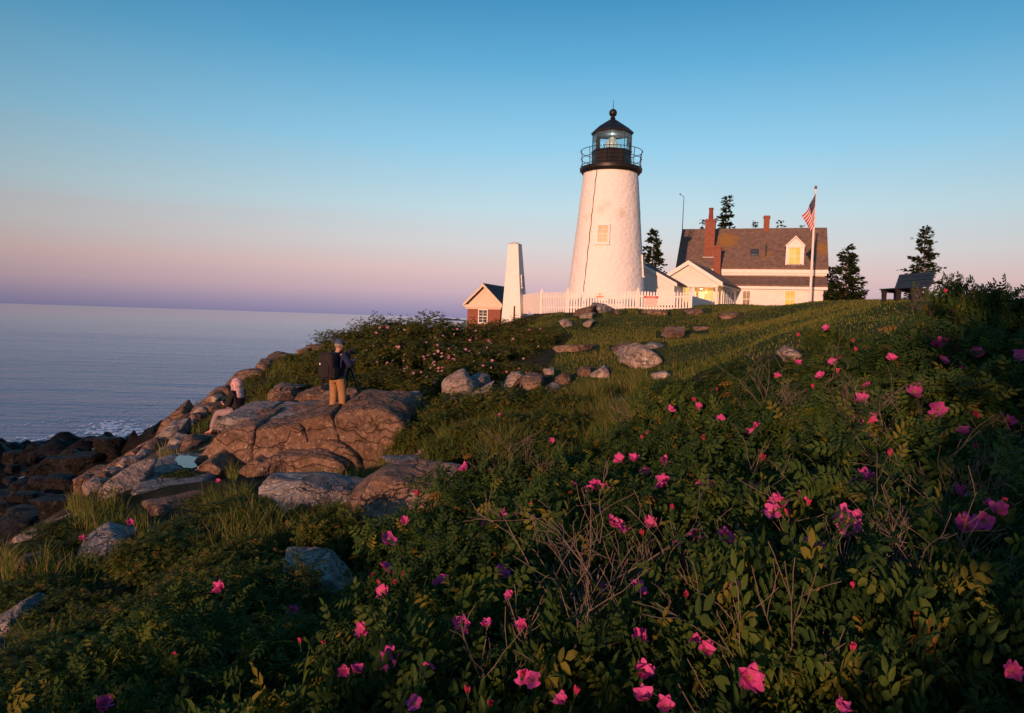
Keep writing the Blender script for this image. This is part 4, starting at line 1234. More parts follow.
lo2 = bpy.data.objects.new('porch_light', L); COL.objects.link(lo2); lo2.parent = wg; lo2.location = (xl - .35, BK - .9, zl - .4)

# entry shed by the tower
EF = Frame(HF.O * 0 + np.array([P(640, 300, 47)[0], 47.0, 0.6]), 24)
en = EF.root('entry_shed', 'small white gabled entry building tucked behind the right foot of the lighthouse', 'shed')
ex1 = EF.at_y(674, 295, 0)[0]; exm, ezr = EF.at_y(637, 260.5, 0); eze = EF.at_y(676.5, 283, 0)[1]; ex0 = 2 * exm - ex1
ke = (ezr - eze) / (ex1 + .15 - exm)
er = lambda x: ezr - ke * abs(x - exm)
MB().prism([(ex0, -.4), (ex1, -.4), (ex1, er(ex1) - .1), (exm, ezr - .1), (ex0, er(ex0) - .1)], 'y', 0, 3.0).build('wall', M['clap'], en)
mb = MB()
for s in (-1, 1):
    xe = exm + s * (ex1 - exm + .2)
    mb.prism([(xe, er(xe) - .09), (exm, ezr - .09), (exm, ezr + .03), (xe, er(xe) + .03)], 'y', -0.15, 3.1)
mb.build('roof', M['slate'], en)
mb = MB()
for s in (-1, 1):
    xe = exm + s * (ex1 - exm + .2)
    mb.prism([(xe, er(xe) - .22), (exm, ezr - .22), (exm, ezr - .0), (xe, er(xe) - .0)], 'y', -0.19, -.153)
mb.build('trim', M['whitepaint'], en)
f = window(en, -0.3, 0.3, 0, 0.7, 1.5, M['darkglass'], 0.06, 1, 2)
f.matrix_basis = Matrix.Translation((ex1 + 0.004, 1.3, 0)) @ Matrix.Rotation(R(90), 4, 'Z')

# ------------------------------------------------------------------ bell tower and brick house
BF = Frame(np.array([P(510.5, 318, 46)[0], 46.0, -0.9]), 21)
bt = BF.root('bell_tower', 'white tapering pyramid bell tower beside the brick house', 'tower')
(xl0, z0), (xr0, _) = BF.at_y(501, 321, -.7), BF.at_y(520.6, 321, -.7)
(xl1, z1), (xr1, _) = BF.at_y(508.2, 244, -.36), BF.at_y(518.0, 244, -.36)
tt = (-0.2 - z0) / (z1 - z0)
xl0 += (xl1 - xl0) * tt; xr0 += (xr1 - xr0) * tt; zb_ = -0.2
hw0 = (xr0 - xl0) / 2; hw1 = (xr1 - xl1) / 2; cx = (xl0 + xr0) / 2; cx1_ = (xl1 + xr1) / 2
mb = MB()
mb.add([(cx-hw0,-hw0,zb_),(cx+hw0,-hw0,zb_),(cx+hw0,hw0,zb_),(cx-hw0,hw0,zb_),(cx1_-hw1,-hw1,z1),(cx1_+hw1,-hw1,z1),(cx1_+hw1,hw1,z1),(cx1_-hw1,hw1,z1)],
       [(0,3,2,1),(4,5,6,7),(0,1,5,4),(1,2,6,5),(2,3,7,6),(3,0,4,7)])
mb.build('tower_body', M['whitewash'] if False else M['whitepaint'], bt)
e = 0.05
mb = MB(); mb.add([(cx1_-hw1-e,-hw1-e,z1+.002),(cx1_+hw1+e,-hw1-e,z1+.002),(cx1_+hw1+e,hw1+e,z1+.002),(cx1_-hw1-e,hw1+e,z1+.002),(cx1_,0,z1+.2)], [(0,3,2,1),(0,1,4),(1,2,4),(2,3,4),(3,0,4)])
mb.build('cap', M['whitepaint'], bt)
zz0, zz1 = BF.at_y(522, 287, 0)[1], BF.at_y(522, 276, 0)[1]
zc = (zz0 + zz1) / 2; k = (zc - zb_) / (z1 - zb_)
hwc = hw0 + (hw1 - hw0) * k; xc_ = cx + (cx1_ - cx) * k
f = window(bt, -.13, .13, 0, zz0, zz1, M['darkglass'], .05, 1, 2)
lean = math.atan2(hw0 - hw1, z1 - zb_)
f.matrix_basis = Matrix.Translation((xc_ + hwc + .01, 0, zc)) @ Matrix.Rotation(R(90), 4, 'Z') @ Matrix.Rotation(-lean, 4, 'X') @ Matrix.Translation((0, 0, -zc))

KF = Frame(np.array([P(484, 318, 50)[0], 50.0, -1.3]), 18)
bh = KF.root('brick_house', 'small red brick building with cream gable at the far left of the station', 'house')
x0, ztop = KF.at_y(467.5, 308, 0); x1, _ = KF.at_y(500.5, 308, 0); xm, zg = KF.at_y(483, 283.5, -.2); _, zev = KF.at_y(465, 303.5, -.2)
_, zc0 = KF.at_y(484, 307.8, 0)
xm = (x0 + x1) / 2
MB().box(x0, x1, 0, 4.6, -.6, zc0).build('wall', M['brick'], bh)
xo = 0.22; kk = (zg - zev) / ((x1 - x0) / 2 + xo)
kr = lambda x: zg - kk * abs(x - xm)
MB().prism([(x0 + .02, zc0 + .003), (x1 - .02, zc0 + .003), (x1 - .02, kr(x1) - .1), (xm, zg - .1), (x0 + .02, kr(x0) - .1)], 'y', 0.05, 4.55).build('gable', M['creampaint'], bh)
mb = MB()
for s in (-1, 1):
    xe = xm + s * ((x1 - x0) / 2 + xo)
    mb.prism([(xe, kr(xe) - .09), (xm, zg - .09), (xm, zg + .03), (xe, kr(xe) + .03)], 'y', -.28, 4.8)
mb.build('roof', M['slate'], bh)
mb = MB()
for s in (-1, 1):
    xe = xm + s * ((x1 - x0) / 2 + xo)
    mb.prism([(xe, kr(xe) - .2), (xm, zg - .2), (xm, zg - .0), (xe, kr(xe) - .0)], 'y', -.33, -.283)
mb.box(x0 - .15, x1 + .15, -.22, -.003, zc0 + .0, zc0 + .2); mb.box(x0 - .06, x1 + .06, -.10, -.004, zc0 - .1, zc0 - .003)
mb.build('trim', M['creampaint'], bh)
a, t = KF.at_y(479.3, 310, 0); b2, bt2 = KF.at_y(487, 321, 0)
window(bh, a, b2, -.005, bt2 - .1, t, M['darkglass'], .06, 2, 4)

# ------------------------------------------------------------------ picket fence
def fence(label, path, height, spacing, postat):
    L0 = path[0]; root = empty('picket_fence', (L0[0], L0[1], gz(L0[0], L0[1])), 0, label, 'fence')
    org = np.array(root.location)
    for (p, q2) in zip(path[:-1], path[1:]):
        p = np.array(p, float); q2 = np.array(q2, float); L = np.linalg.norm((q2 - p)[:2]); n = max(1, int(L / spacing)); d = (q2 - p) / n
        dr = (q2 - p)[:2] / L; nr = np.array([dr[1], -dr[0]])
        if nr[1] > 0: nr = -nr
        mb = MB()
        hh = 0.049
        for i in range(n):
            c = p + d * (i + .5); zb = c[2] - org[2]
            j = random.Random(i * 7 + int(L * 100)).uniform(-.012, .012)
            prof = [(-hh, zb - .05), (hh, zb - .05), (hh, zb + height - .07 + j), (0, zb + height + j), (-hh, zb + height - .07 + j)]
            vs = []
            for off in (0.03, 0.052):
                for (s, z) in prof:
                    w = c[:2] + dr * s + nr * off - org[:2]; vs.append((w[0], w[1], z))
            mb.add(vs, [(0,1,2,3,4), (9,8,7,6,5), (0,5,6,1), (1,6,7,2), (2,7,8,3), (3,8,9,4), (4,9,5,0)])
        mb.build('pickets', M['whitepaint'], root)
        mb = MB()
        for zr_ in (0.28, height - .28):
            vs = []
            for c in (p, q2):
                for off, dz in ((-.03, -.04), (.027, -.04), (.027, .04), (-.03, .04)):
                    w = c[:2] + nr * off - org[:2]; vs.append((w[0], w[1], c[2] - org[2] + zr_ + dz))
            mb.add(vs, [(0,1,2,3), (7,6,5,4), (0,4,5,1), (1,5,6,2), (2,6,7,3), (3,7,4,0)])
        mb.build('rail', M['whitepaint'], root)
    for p in postat:
        z = p[2] - org[2]; x, y = p[0] - org[0], p[1] - org[1] 
        mb = MB(); mb.box(x - .07, x + .07, y - .07, y + .07, z - .3, z + height + .12)
        mb.add([(x-.09,y-.09,z+height+.122),(x+.09,y-.09,z+height+.122),(x+.09,y+.09,z+height+.122),(x-.09,y+.09,z+height+.122),(x,y,z+height+.22)], [(0,3,2,1),(0,1,4),(1,2,4),(2,3,4),(3,0,4)])
        mb.build('post', M['whitepaint'], root)
    return root
fp = [P(518, 313.2, 47), P(541, 312.6, 41.8), P(567, 312.5, 40), P(637, 312.8, 39.2), P(690, 313.8, 38.8)]
fence('white picket fence in front of the lighthouse and bell tower', fp, 1.18, 0.15, fp)
g0_ = P(690.8, 316.5, 39.2); g1_ = P(712, 318, 49)
fence('blue shaded picket fence running back from the fence corner to the porch', [g0_, g1_], 1.12, 0.165, [g1_])
h0_ = P(719, 307, 50); h1_ = P(741, 308.5, 52)
lr = empty('low_rail', tuple(h0_ + np.array([0, 0, -0.3])), 0, 'low white rail along the shaded side of the porch wing', 'rail')
dd = h1_ - h0_
MB().tube([(0, 0, .55), (dd[0], dd[1], .5)], .05, 6).build('rail', M['whitepaint'], lr)
for k in (0.05, 0.5, 0.95):
    MB().tube([(dd[0] * k, dd[1] * k, -.3), (dd[0] * k, dd[1] * k, .56)], .05, 6).build('post', M['whitepaint'], lr)

# signs on the fence
fp = fp[1:]
fd = unit((fp[2] - fp[1]) * np.array([1, 1, 0])); ang = math.atan2(fd[1], fd[0])
M['signred'] = plain('sign_red', (0.42, 0.010, 0.014), 0.5, 0.05); M['signwhite'] = plain('sign_white', (0.72, 0.66, 0.6), 0.5, 0.05); M['signorange'] = plain('sign_orange', (0.75, 0.17, 0.04), 0.5, 0.05)
def sign_at(px0, px1, py0, py1, name, label):
    a = P(px0, py0, 39.0); b = P(px1, py1, 39.0); w = b[0] - a[0]; h = a[2] - b[2]
    fd2 = unit((fp[3] - fp[2]) * np.array([1, 1, 0])) if px0 > 637 else fd
    base = fp[2] if px0 > 637 else fp[1]
    mid = (a + b) / 2; s = (mid[0] - base[0]) / fd2[0]; y = base[1] + fd2[1] * s
    r = empty(name, (mid[0], y, b[2]), math.atan2(fd2[1], fd2[0]), label, 'sign')
    return r, w, h
def on_front(me, parent, mat, x, z, y):
    o = link(me.name, me, parent, mat); o.location = (x, y, z); return o
sg, w, h = sign_at(644.2, 658.2, 295.6, 306.5, 'warning_sign', 'white sign with red warning header on the picket fence')
MB().box(-w/2, w/2, -.085, -.06, 0, h).build('board', M['signwhite'], sg)
MB().box(-w/2 + .01, w/2 - .01, -.09, -.0853, h * .76, h - .01).build('header', M['signred'], sg)
on_front(text_mesh('lettering', 'WARNING', h * .19), sg, M['signwhite'], 0, h * .88, -.094)
mb = MB(); rg = random.Random(3)
for i in range(7):
    z = h * (.68 - i * .095); x = -w * .43
    if i in (0, 6): x = -w * .36
    while x < w * .40:
        l = rg.uniform(.03, .09); mb.box(x, min(x + l, w * .44), -.0885, -.0853, z - .011, z + .011); x += l + .022
mb.build('small_print', M['signred'], sg)
sg, w, h = sign_at(597.5, 605.2, 292.2, 297.6, 'notice_sign', 'little white and orange notice on the picket fence below the lighthouse')
MB().box(-w/2, w/2, -.085, -.06, 0, h).build('board', M['signwhite'], sg)
MB().box(-w * .44, w * .44, -.089, -.0853, h * .08, h * .34).build('orange_band', M['signorange'], sg)
MB().prism([(-.05, h * .5), (.05, h * .5), (.03, h * .85), (-.03, h * .85)], 'y', -.089, -.0853).build('orange_mark', M['signorange'], sg)

# ------------------------------------------------------------------ flagpole, flag, antenna, stakes
fpx = P(809.3, 310, 45.5)
fz = gz(fpx[0], fpx[1])
ptop = P(814, 189, 45.5)[2] - fz
pole = empty('flagpole', (fpx[0], fpx[1], fz), 0, "white flagpole standing in front of the keeper's house", 'flagpole')
MB().tube([(0, 0, -.3), (0, 0, ptop * .5), (0, 0, ptop)], [.075, .065, .04], 12).build('pole', M['whitepaint'], pole, smooth=True)
MB().lathe([(.05, ptop), (.075, ptop + .03), (.085, ptop + .12), (.05, ptop + .2)], 12).build('truck', plain('weathered_wood', (.16, .09, .05), .8), pole)
MB().tube([(.06, -.05, 1.0), (.05, -.05, ptop)], .008, 5).build('halyard', M['whitepaint'], pole)
NU, NV = 78, 52
V = []
for j in range(NV + 1):
    for i in range(NU + 1):
        u = i / NU; v = j / NV
        # limp cloth hanging from its hoist: corners of the drooped sheet, then folds
        c00, c01, c10, c11 = Vector((0, 0, 0)), Vector((0, 0, -1.55)), Vector((-.78, 0, -1.45)), Vector((-.12, 0, -2.55))
        p = c00.lerp(c10, u).lerp(c01.lerp(c11, u), v)
        p.z += -.18 * math.sin(math.pi * u) * (1 - v * .5)
        fold = (math.sin(u * 9 + v * 2) * .07 + math.sin(u * 6 - v * 3) * .05) * min(1, u * 3)
        V.append((p.x - .02 + .035 * math.sin(u * 9 + 1 + 2 * v) * min(1, u * 3), -.06 + fold, p.z))
fc = []; mi = []
for j in range(NV):
    for i in range(NU):
        a = j * (NU + 1) + i
        fc.append((a, a + 1, a + NU + 2, a + NU + 1))
        st = j * 13 // NV
        m_ = st % 2
        if i < NU * .4 and st < 7:
            ci = i % 6; cj = j % 6; row = j // 3
            m_ = 1 if (j % 3 == 1 and i % 5 == (2 if row % 2 == 0 else 4)) else 2
        mi.append(m_)
me = np_mesh('flag', np.array(V), [np.array(fc)], smooth=True, matidx=mi)
def cloth(name, c):
    m, nt, b = mat_new(name); b.inputs['Base Color'].default_value = (*c, 1); b.inputs['Roughness'].default_value = .8
    tr = nt.nodes.new('ShaderNodeBsdfTranslucent'); tr.inputs['Color'].default_value = (*c, 1)
    mx = nt.nodes.new('ShaderNodeMixShader'); mx.inputs[0].default_value = .25
    nt.links.new(b.outputs[0], mx.inputs[1]); nt.links.new(tr.outputs[0], mx.inputs[2]); nt.links.new(mx.outputs[0], nt.nodes['Material Output'].inputs['Surface'])
    return m
fl = link('flag', me, None, [cloth('flag_red', (.55, .012, .025)), cloth('flag_white', (.82, .8, .78)), cloth('flag_blue', (.015, .022, .09))])
ft = P(814, 193, 45.5)
fl.location = (fpx[0], fpx[1] - .02, ft[2])
tag(fl, 'limp striped red, white and blue flag hanging from the pole top', 'flag')

ab = P(682.3, 229, 60); ap = P(683, 196.5, 60)
an = empty('antenna', (ab[0], ab[1], ab[2] - .3), 0, "thin antenna mast at the left end of the keeper's house roof", 'antenna')
hgt = ap[2] - ab[2] + .3
MB().tube([(0, 0, -.5), (0.02, 0, hgt)], [.035, .025], 6).build('mast', M['darkpaint'], an)
mb = MB(); mb.tube([(0.02, 0, hgt), (-.3, 0, hgt + .14)], .018, 6); mb.tube([(-.3, -.02, hgt + .1), (-.3, .02, hgt + .26)], .03, 6); mb.tube([(-.36, 0, hgt + .2), (-.22, 0, hgt + .2)], .02, 6)
mb.build('wind_vane', M['darkpaint'], an)

def stake(px, pb, pt, Y, col, label, lean=0):
    b = P(px, pb, Y); zg_ = min(gz(b[0], b[1]), b[2]); t = P(px, pt, Y)[2]
    mb = MB(); w = .055
    h = t - zg_
    n = 7
    mb.tube([(0, 0, -.2), (lean * .5, 0, h * .5), (lean, 0, h - .02)], [w, w * .95, w * .9], n); mb.tube([(lean, 0, h - .0195), (lean, 0, h)], [w * .9, w * .6], n)
    o = mb.build('wooden_post', plain('post_wood', col, .9, .35, 20, 0, .4)); o.location = (b[0], b[1], zg_)
    tag(o, label, 'post')
stake(884.2, 304, 293, 21, (.20, .075, .04), 'short reddish brown post standing left of the bench')
stake(514, 322, 306, 42, (.08, .05, .04), 'dark stake standing in front of the bell tower')

# ------------------------------------------------------------------ bench
BY = 19.6
bp = P(904, 302.5, BY)
bzg = float(bp[2])
M['bench'] = plain('shade_tinted_slats', (0.020, 0.036, 0.058), .6, .2, 12)  # very dark blue-grey base colour on the bench slats
M['benchleg'] = plain('black_plastic_frame', (0.018, 0.016, 0.018), .6)
# the bench looks left and toward the viewer; its long axis runs from far left to near right
bn = empty('park_bench', (bp[0], bp[1], bzg - .02), R(-85), 'dark slatted bench alone on the lawn rise against the sky', 'bench')
LBN = 1.75
bn.scale = (.86, .86, .86)
def slat(y0, y1, z0, z1, th, name, parent):
    mb = MB(); d = Vector((0, y1 - y0, z1 - z0)); n = d.normalized(); nn = Vector((0, -n.z, n.y)) * th
    a = Vector((0, y0, z0)); b = Vector((0, y1, z1))
    mb.prism([(a.y, a.z), (b.y, b.z), ((b + nn).y, (b + nn).z), ((a + nn).y, (a + nn).z)], 'x', -LBN / 2, LBN / 2)
    return mb
# local: +x along the bench, -y is the front
st_ = MB()
for k in range(4):
    y0 = -.30 + k * .125
    st_.prism([(y0, .44 - .012 * k), (y0 + .115, .43 - .012 * k), (y0 + .115, .465 - .012 * k), (y0, .475 - .012 * k)], 'x', -LBN / 2, LBN / 2)
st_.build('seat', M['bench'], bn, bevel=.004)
bk = MB()
for k in range(4):
    z0 = .50 + k * .118; y0 = .215 + k * .035
    bk.prism([(y0, z0), (y0 + .032, z0 - .008), (y0 + .032 + .03, z0 + .1), (y0 + .03, z0 + .108)], 'x', -LBN / 2, LBN / 2)
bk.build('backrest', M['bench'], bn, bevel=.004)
for xx in (-LBN / 2 + .12, 0, LBN / 2 - .12):
    f = MB()
    f.prism([(-.25, -.3), (-.15, -.3), (-.12, .425), (-.28, .425)], 'x', xx - .03, xx + .03)
    f.prism([(.16, -.3), (.25, -.3), (.24, .42), (.42, .95), (.36, .97), (.2, .44), (.14, .43)], 'x', xx - .03, xx + .03)
    f.prism([(-.3, .36), (.22, .34), (.22, .40), (-.3, .43)], 'x', xx - .029, xx + .029)
    f.build('leg', M['benchleg'], bn)
# ------------------------------------------------------------------ spruces
def spruce(label, px, top, Y, width, seed, density=1.0, bare=0.0, lean=0.0, low=0.06, droop=0.25, base_z=None, group='spruces round the station', ragged=0.35):
    rng = random.Random(seed)
    b = P(px, top, Y)
    zg = gz(b[0], b[1]) if base_z is None else base_z
    Ht = b[2] - zg
    root = empty('spruce_tree', (b[0], b[1], zg), rng.uniform(0, 6.28), label, 'tree', group)
    trunk = MB()
    lx = lambda t: lean * t * Ht
    pts = [(lx(t) + .03 * Ht * .05 * math.sin(t * 9), 0, t * Ht) for t in np.linspace(0, 1, 9)]
    pts[0] = (0, 0, -.4)
    trunk.tube(pts, [Ht * .016 * (1 - t * .93) + .008 for t in np.linspace(0, 1, 9)], 7)
    Vv = []; tint = []
    def spray(p, d, size):
        """a fan of short needle twigs at p pointing along d"""
        for _ in range(2):
            side = Vector((rng.gauss(0, 1), rng.gauss(0, 1), rng.gauss(0, .5))).normalized()
            dd = (d + side * .55).normalized()
            w = dd.cross(Vector((rng.gauss(0, .6), rng.gauss(0, .6), 1))).normalized() * size * .27
            a = p; m = p + dd * size * .5; e = p + dd * size
            base = len(Vv)
            Vv.extend([a, m + w, e, m - w])
            t = min(1, max(0, rng.gauss(.4, .25))); tint.extend([t] * 4)
    nw = int(18 + 16 * density)
    size = max(.16, width * .10)
    for k in range(nw):
        t = low + (1 - low) * (k + rng.random() * .7) / nw
        prof = (1 - t) ** .8 * (.8 + .2 * math.sin(t * 40)) + .03
        for br in range(rng.randint(4, 6)):
            if rng.random() < bare * (t ** .7): continue
            a = rng.uniform(0, 6.28)
            Lb = width * .5 * prof * rng.uniform(1 - ragged, 1.1 + ragged * .4)
            o = Vector((lx(t), 0, t * Ht))
            up = .35 * t - droop * (1 - t) + rng.uniform(-.1, .15)
            dirv = Vector((math.cos(a), math.sin(a), up)).normalized()
            e = o + dirv * Lb + Vector((0, 0, .06 * Lb))
            trunk.tube([o, o + dirv * Lb * .5, e], [.012 + Lb * .008, .009 + Lb * .004, .004], 4, cap=False)
            ns = max(4, int(Lb / size * 5.5 * density))
            for s in range(ns):
                u = (s + rng.random()) / ns
                if u < .12: continue
                p = o.lerp(e, u) + Vector((rng.gauss(0, 1), rng.gauss(0, 1), rng.gauss(-.3, .6))) * size * .35
                d = (dirv + Vector((0, 0, rng.uniform(-.5, .2)))).normalized()
                spray(p, d, size * rng.uniform(.7, 1.25))
    trunk.build('trunk', M['bark'], root)
    V = np.array([v[:] for v in Vv]); n = len(V) // 4
    link('crown', np_mesh('crown', V, [np.arange(n * 4).reshape(n, 4)], attrs={'tint': tint}), root, M['needle'])
    return root

spruce('dense spruce behind the entry shed just right of the lighthouse', 654, 229, 74, 4.4, 1, 1.2, ragged=.25)
spruce("tall pointed spruce standing behind the keeper's house next to the big chimney", 727, 196, 80, 4.6, 2, 1.1)
spruce("small spruce tip over the roof ridge left of the big chimney", 703, 219, 84, 2.6, 3, .9)
spruce("small spruce tip over the roof ridge between the two chimneys", 755.5, 221, 84, 2.8, 4, .8)
spruce("thin ragged spruce tip over the ridge right of the small chimney", 782, 220, 82, 3.6, 5, .55, .55)
spruce("faint ragged spruce tip over the ridge beside the flag", 801, 225, 84, 3.0, 6, .45, .6)
spruce("broad bushy spruce with a bare leader at the right end of the keeper's house", 849, 246, 52, 3.7, 7, 1.7, .85, .02, ragged=.2)
spruce("low dark spruce leaning against the corner of the keeper's house", 833, 268, 56, 3.0, 8, 1.0, .5)
spruce('ragged windswept spruce rising behind the bench', 925, 226, 40, 2.5, 10, .95, .12, -.02, .02, .05, ragged=.6)

# trees of the point that stand behind the viewer: their shade lies over the roses on the right
for k, (x, y, hh, ww) in enumerate([(-1.9, -8.6, 4.6, 4.2), (-.2, -8.0, 4.6, 4.2), (1.6, -8.5, 4.6, 4.4), (3.6, -9.5, 5.0, 4.4), (-2.3, -11.3, 7.0, 4.4), (-.4, -11.6, 7.0, 4.6), (2.0, -11.6, 6.6, 4.6)]):
    px_, py_ = 0, 0
    P_old = P
    tree = None
    rng_ = random.Random(900 + k)
    zg_ = gz(x, y)
    P = lambda a, b, c, x=x, y=y, z=zg_ + hh: np.array([x, y, z])
    spruce('spruce standing behind the viewer, out of the picture', 0, 0, 0, ww, 900 + k, 1.0, 0, 0, .04)
    P = P_old
BUSH_TABLE = r'''
RT = 'rose bushes of the foreground thicket'
RM = 'rose bushes of the far mound'
SM = 'green shrubs in the middle ground'
SL = 'low green plants on the left slope'
def rb(*a): bush('rose', a[0], a[1] + (6 if 6.5 < a[2] < 9.8 and a[0] < 900 else 0), a[2], a[3], a[4] if len(a) > 4 else '', RT)
def mb_(*a): bush('big', a[0], a[1], a[2], a[3], '', RM, minh=.8 if a[1] < 350 else .5)
def gs(*a): bush('shrub', a[0], a[1], a[2], a[3], a[4] if len(a) > 4 else '', SM, 'green_shrub')
def ls(*a): bush('shrub', a[0], a[1], a[2], a[3], a[4] if len(a) > 4 else '', SL, 'green_shrub', .2)
# far mound
for a in [(352,333,28,1.2),(372,325,29,1.5),(397,321,30,1.6),(427,317,31,1.7),(452,324,32,1.6),(480,325,35,1.6),(505,321,37,1.5),(530,317,39,1.5),(548,327,34,1.0),(515,328,33,1.4),(541,330,32,1.2),(498,337,30.5,1.3),(526,336,30,1.2),
          (335,350,24,1.2),(360,348,24,1.4),(385,343,25,1.6),(415,340,25,1.7),(445,343,26,1.7),(475,343,27,1.7),(505,343,28,1.6),(532,342,30,1.2),
          (400,370,21.6,1.2),(430,372,21.5,1.2),(368,373,21.5,1.2),(463,358,22.8,1.2),(495,360,24,1.2),(520,365,23.5,.8),
          (300,354,28,1.0),(281,365,27,1.0),(318,360,24,1.0),(265,375,26,.9),(300,374,21.8,.8),(258,388,24,.8),(332,374,20.4,.6),(278,382,22,.7),(415,388,20,.7),(245,397,22.5,.7)]: mb_(*a)
# middle shrubs
for a in [(470,396,15.6,.9),(505,391,16,1.0),(542,388,16.3,.9),(448,412,14.6,.7),(575,394,15.4,.8),(598,410,13.4,.7),(560,414,12.8,.8),(522,414,13.2,.8),(488,424,12.4,.7),(625,415,12.8,.6),(450,440,12,.5),(540,436,11.2,.6),(410,428,14.2,.4)]: gs(*a)
# left slope
for a in [(332,512,7.6,.42),(300,502,9.2,.5),(245,500,9.0,.55),(200,522,8.4,.6),(160,540,7.6,.55),(236,545,7.0,.5),(212,560,6.4,.55),(180,590,5.2,.5),(262,572,5.5,.5),(62,600,6.4,.55),(28,585,7.2,.5),(140,605,4.9,.45),(80,640,4.4,.45),(20,660,4.0,.45),(100,560,8.2,.4),(70,520,10.4,.5),(45,545,9.4,.5),(180,470,13.6,.4),(210,515,9.8,.5),(225,490,10.8,.5),(110,530,9.8,.5)]: ls(*a)
# foreground roses, back to front
for x, y, z in [(-4.2,-1.6,-1.42),(-3.3,-2.2,-0.97),(-2.5,-1.3,-0.97),(-1.7,-1.8,-0.72),(-.9,-1.4,-0.72),(-.1,-1.5,-0.64),(.7,-1.4,-0.10),(1.5,-1.5,-0.02),(2.3,-1.3,0.08),(3.1,-1.2,0.23),(4.0,-1.0,0.38)]:
    P0_ = P; P = lambda a, b, c, q=(x, y, z): np.array(q, float)
    bush('rose', 0, 0, 0, .72, 'rose bush on the slope behind the viewer, out of the picture', RT)
    P = P0_; BUSHES.pop()
for a in [(964,291,8.6,.42),(1012,294,9.2,.75),(994,306,9.0,.6),(905,338,9.0,.75),(850,348,9.2,.7),(792,360,10.0,.65),(742,364,11.2,.65),(700,380,11.4,.7),(826,326,12.0,.3),
          (1000,330,7.0,.8),(930,345,7.2,.8),(868,362,7.4,.75),(805,378,7.8,.75),(745,392,8.2,.7),(690,392,8.0,.65),(650,425,8.0,.6),(600,448,8.0,.6),
          (1030,372,5.4,.7),(965,378,5.4,.7),(900,395,5.5,.7),(835,405,5.6,.65),(772,418,5.8,.65),(712,420,6.0,.6),(655,452,6.0,.6),(595,466,6.0,.6),(540,462,6.4,.6),(490,478,6.4,.55),
          (1025,430,4.0,.6),(955,438,4.0,.6),(885,445,4.1,.6),(815,455,4.2,.55),(745,462,4.3,.55),(680,478,4.4,.55),(615,490,4.5,.55),(550,492,4.6,.55),(490,505,4.7,.5),(435,508,4.9,.5),
          (1010,500,2.9,.5),(930,505,2.9,.5),(850,500,3.0,.5),(775,495,3.1,.5),(700,510,3.2,.5),(630,528,3.3,.5),(560,535,3.4,.5),(495,540,3.4,.5),(436,556,3.6,.42),(402,582,3.9,.4),
          (1040,590,2.1,.42),(950,590,2.1,.42),(860,575,2.1,.42),(775,580,2.15,.42),(690,590,2.2,.42),(605,600,2.25,.42),(525,605,2.3,.42),(450,605,2.4,.42),(398,622,2.6,.38),(335,645,2.8,.36),
          (272,624,3.6,.42),(225,588,4.0,.45),(300,655,2.5,.4),(235,640,2.9,.42),(170,630,3.3,.42),(190,680,2.4,.38),(120,670,2.7,.4),(60,690,2.8,.42),(380,670,2.0,.38),(460,675,1.9,.36),(545,672,1.85,.36),(640,672,1.8,.36),(735,668,1.75,.36),(830,672,1.75,.36),(925,672,1.75,.36),(1015,668,1.75,.36),(280,705,2.0,.34)]: rb(*a)
'''
FLOWERS = [(711,491,20,'c'),(749,491,22,'c'),(782,503,20,'c'),(789,517,12,'b'),(846,521,32,'o'),(810,551,28,'c'),(635,593,20,'c'),(641,639,18,'c'),(642,672,20,'c'),(646,699,20,'c'),(748,677,28,'c'),(667,708,18,'c'),
 (500,519,17,'c'),(499,577,17,'c'),(523,625,14,'c'),(612,526,16,'c'),(651,525,14,'c'),(700,505,16,'c'),(675,548,12,'c'),(463,625,20,'c'),(388,660,22,'o'),(365,630,16,'c'),(222,590,15,'c'),(292,611,12,'c'),(388,541,15,'o'),(386,570,15,'o'),(384,592,14,'o'),(371,577,8,'b'),(405,521,10,'c'),(418,497,10,'b'),(466,470,12,'c'),(551,441,10,'c'),
 (102,706,18,'c'),(966,527,22,'c'),(983,521,16,'o'),(1003,505,12,'b'),(850,590,12,'b'),(852,652,12,'b'),(838,708,18,'c'),(1012,672,20,'c'),(890,457,12,'b'),(865,484,16,'c'),(818,484,12,'c'),(840,402,14,'c'),(913,393,18,'o'),(826,328,8,'o'),(977,353,16,'o'),(942,343,14,'o'),(936,345,8,'c'),(928,336,9,'b'),(1019,356,12,'o'),(797,364,10,'c'),(943,361,10,'o'),(1008,422,12,'c'),
 (725,541,11,'b'),(727,566,13,'b'),(686,598,9,'b'),(736,588,12,'c'),(669,411,11,'c'),(696,402,8,'b'),(717,391,7,'b'),(729,398,9,'b'),(722,421,10,'c'),(704,441,9,'b'),(647,436,8,'b'),(642,440,8,'b'),(796,337,7,'b'),(854,343,7,'b'),(855,352,7,'b'),(837,374,8,'b'),(813,389,8,'b'),(951,314,7,'b'),(945,294,7,'b'),(790,447,14,'c'),(823,435,9,'b'),(977,450,10,'b'),(816,483,10,'c'),
 (160,649,10,'b'),(177,657,10,'b'),(575,696,10,'b'),(490,706,12,'b'),(707,650,16,'c'),(695,640,12,'c'),(778,560,8,'b'),(958,494,14,'c'),(587,437,8,'b'),(700,488,12,'c'),(673,510,8,'b'),(129,523,7,'c'),(83,538,6,'c'),(219,482,5,'c'),(500,416,4,'c')]
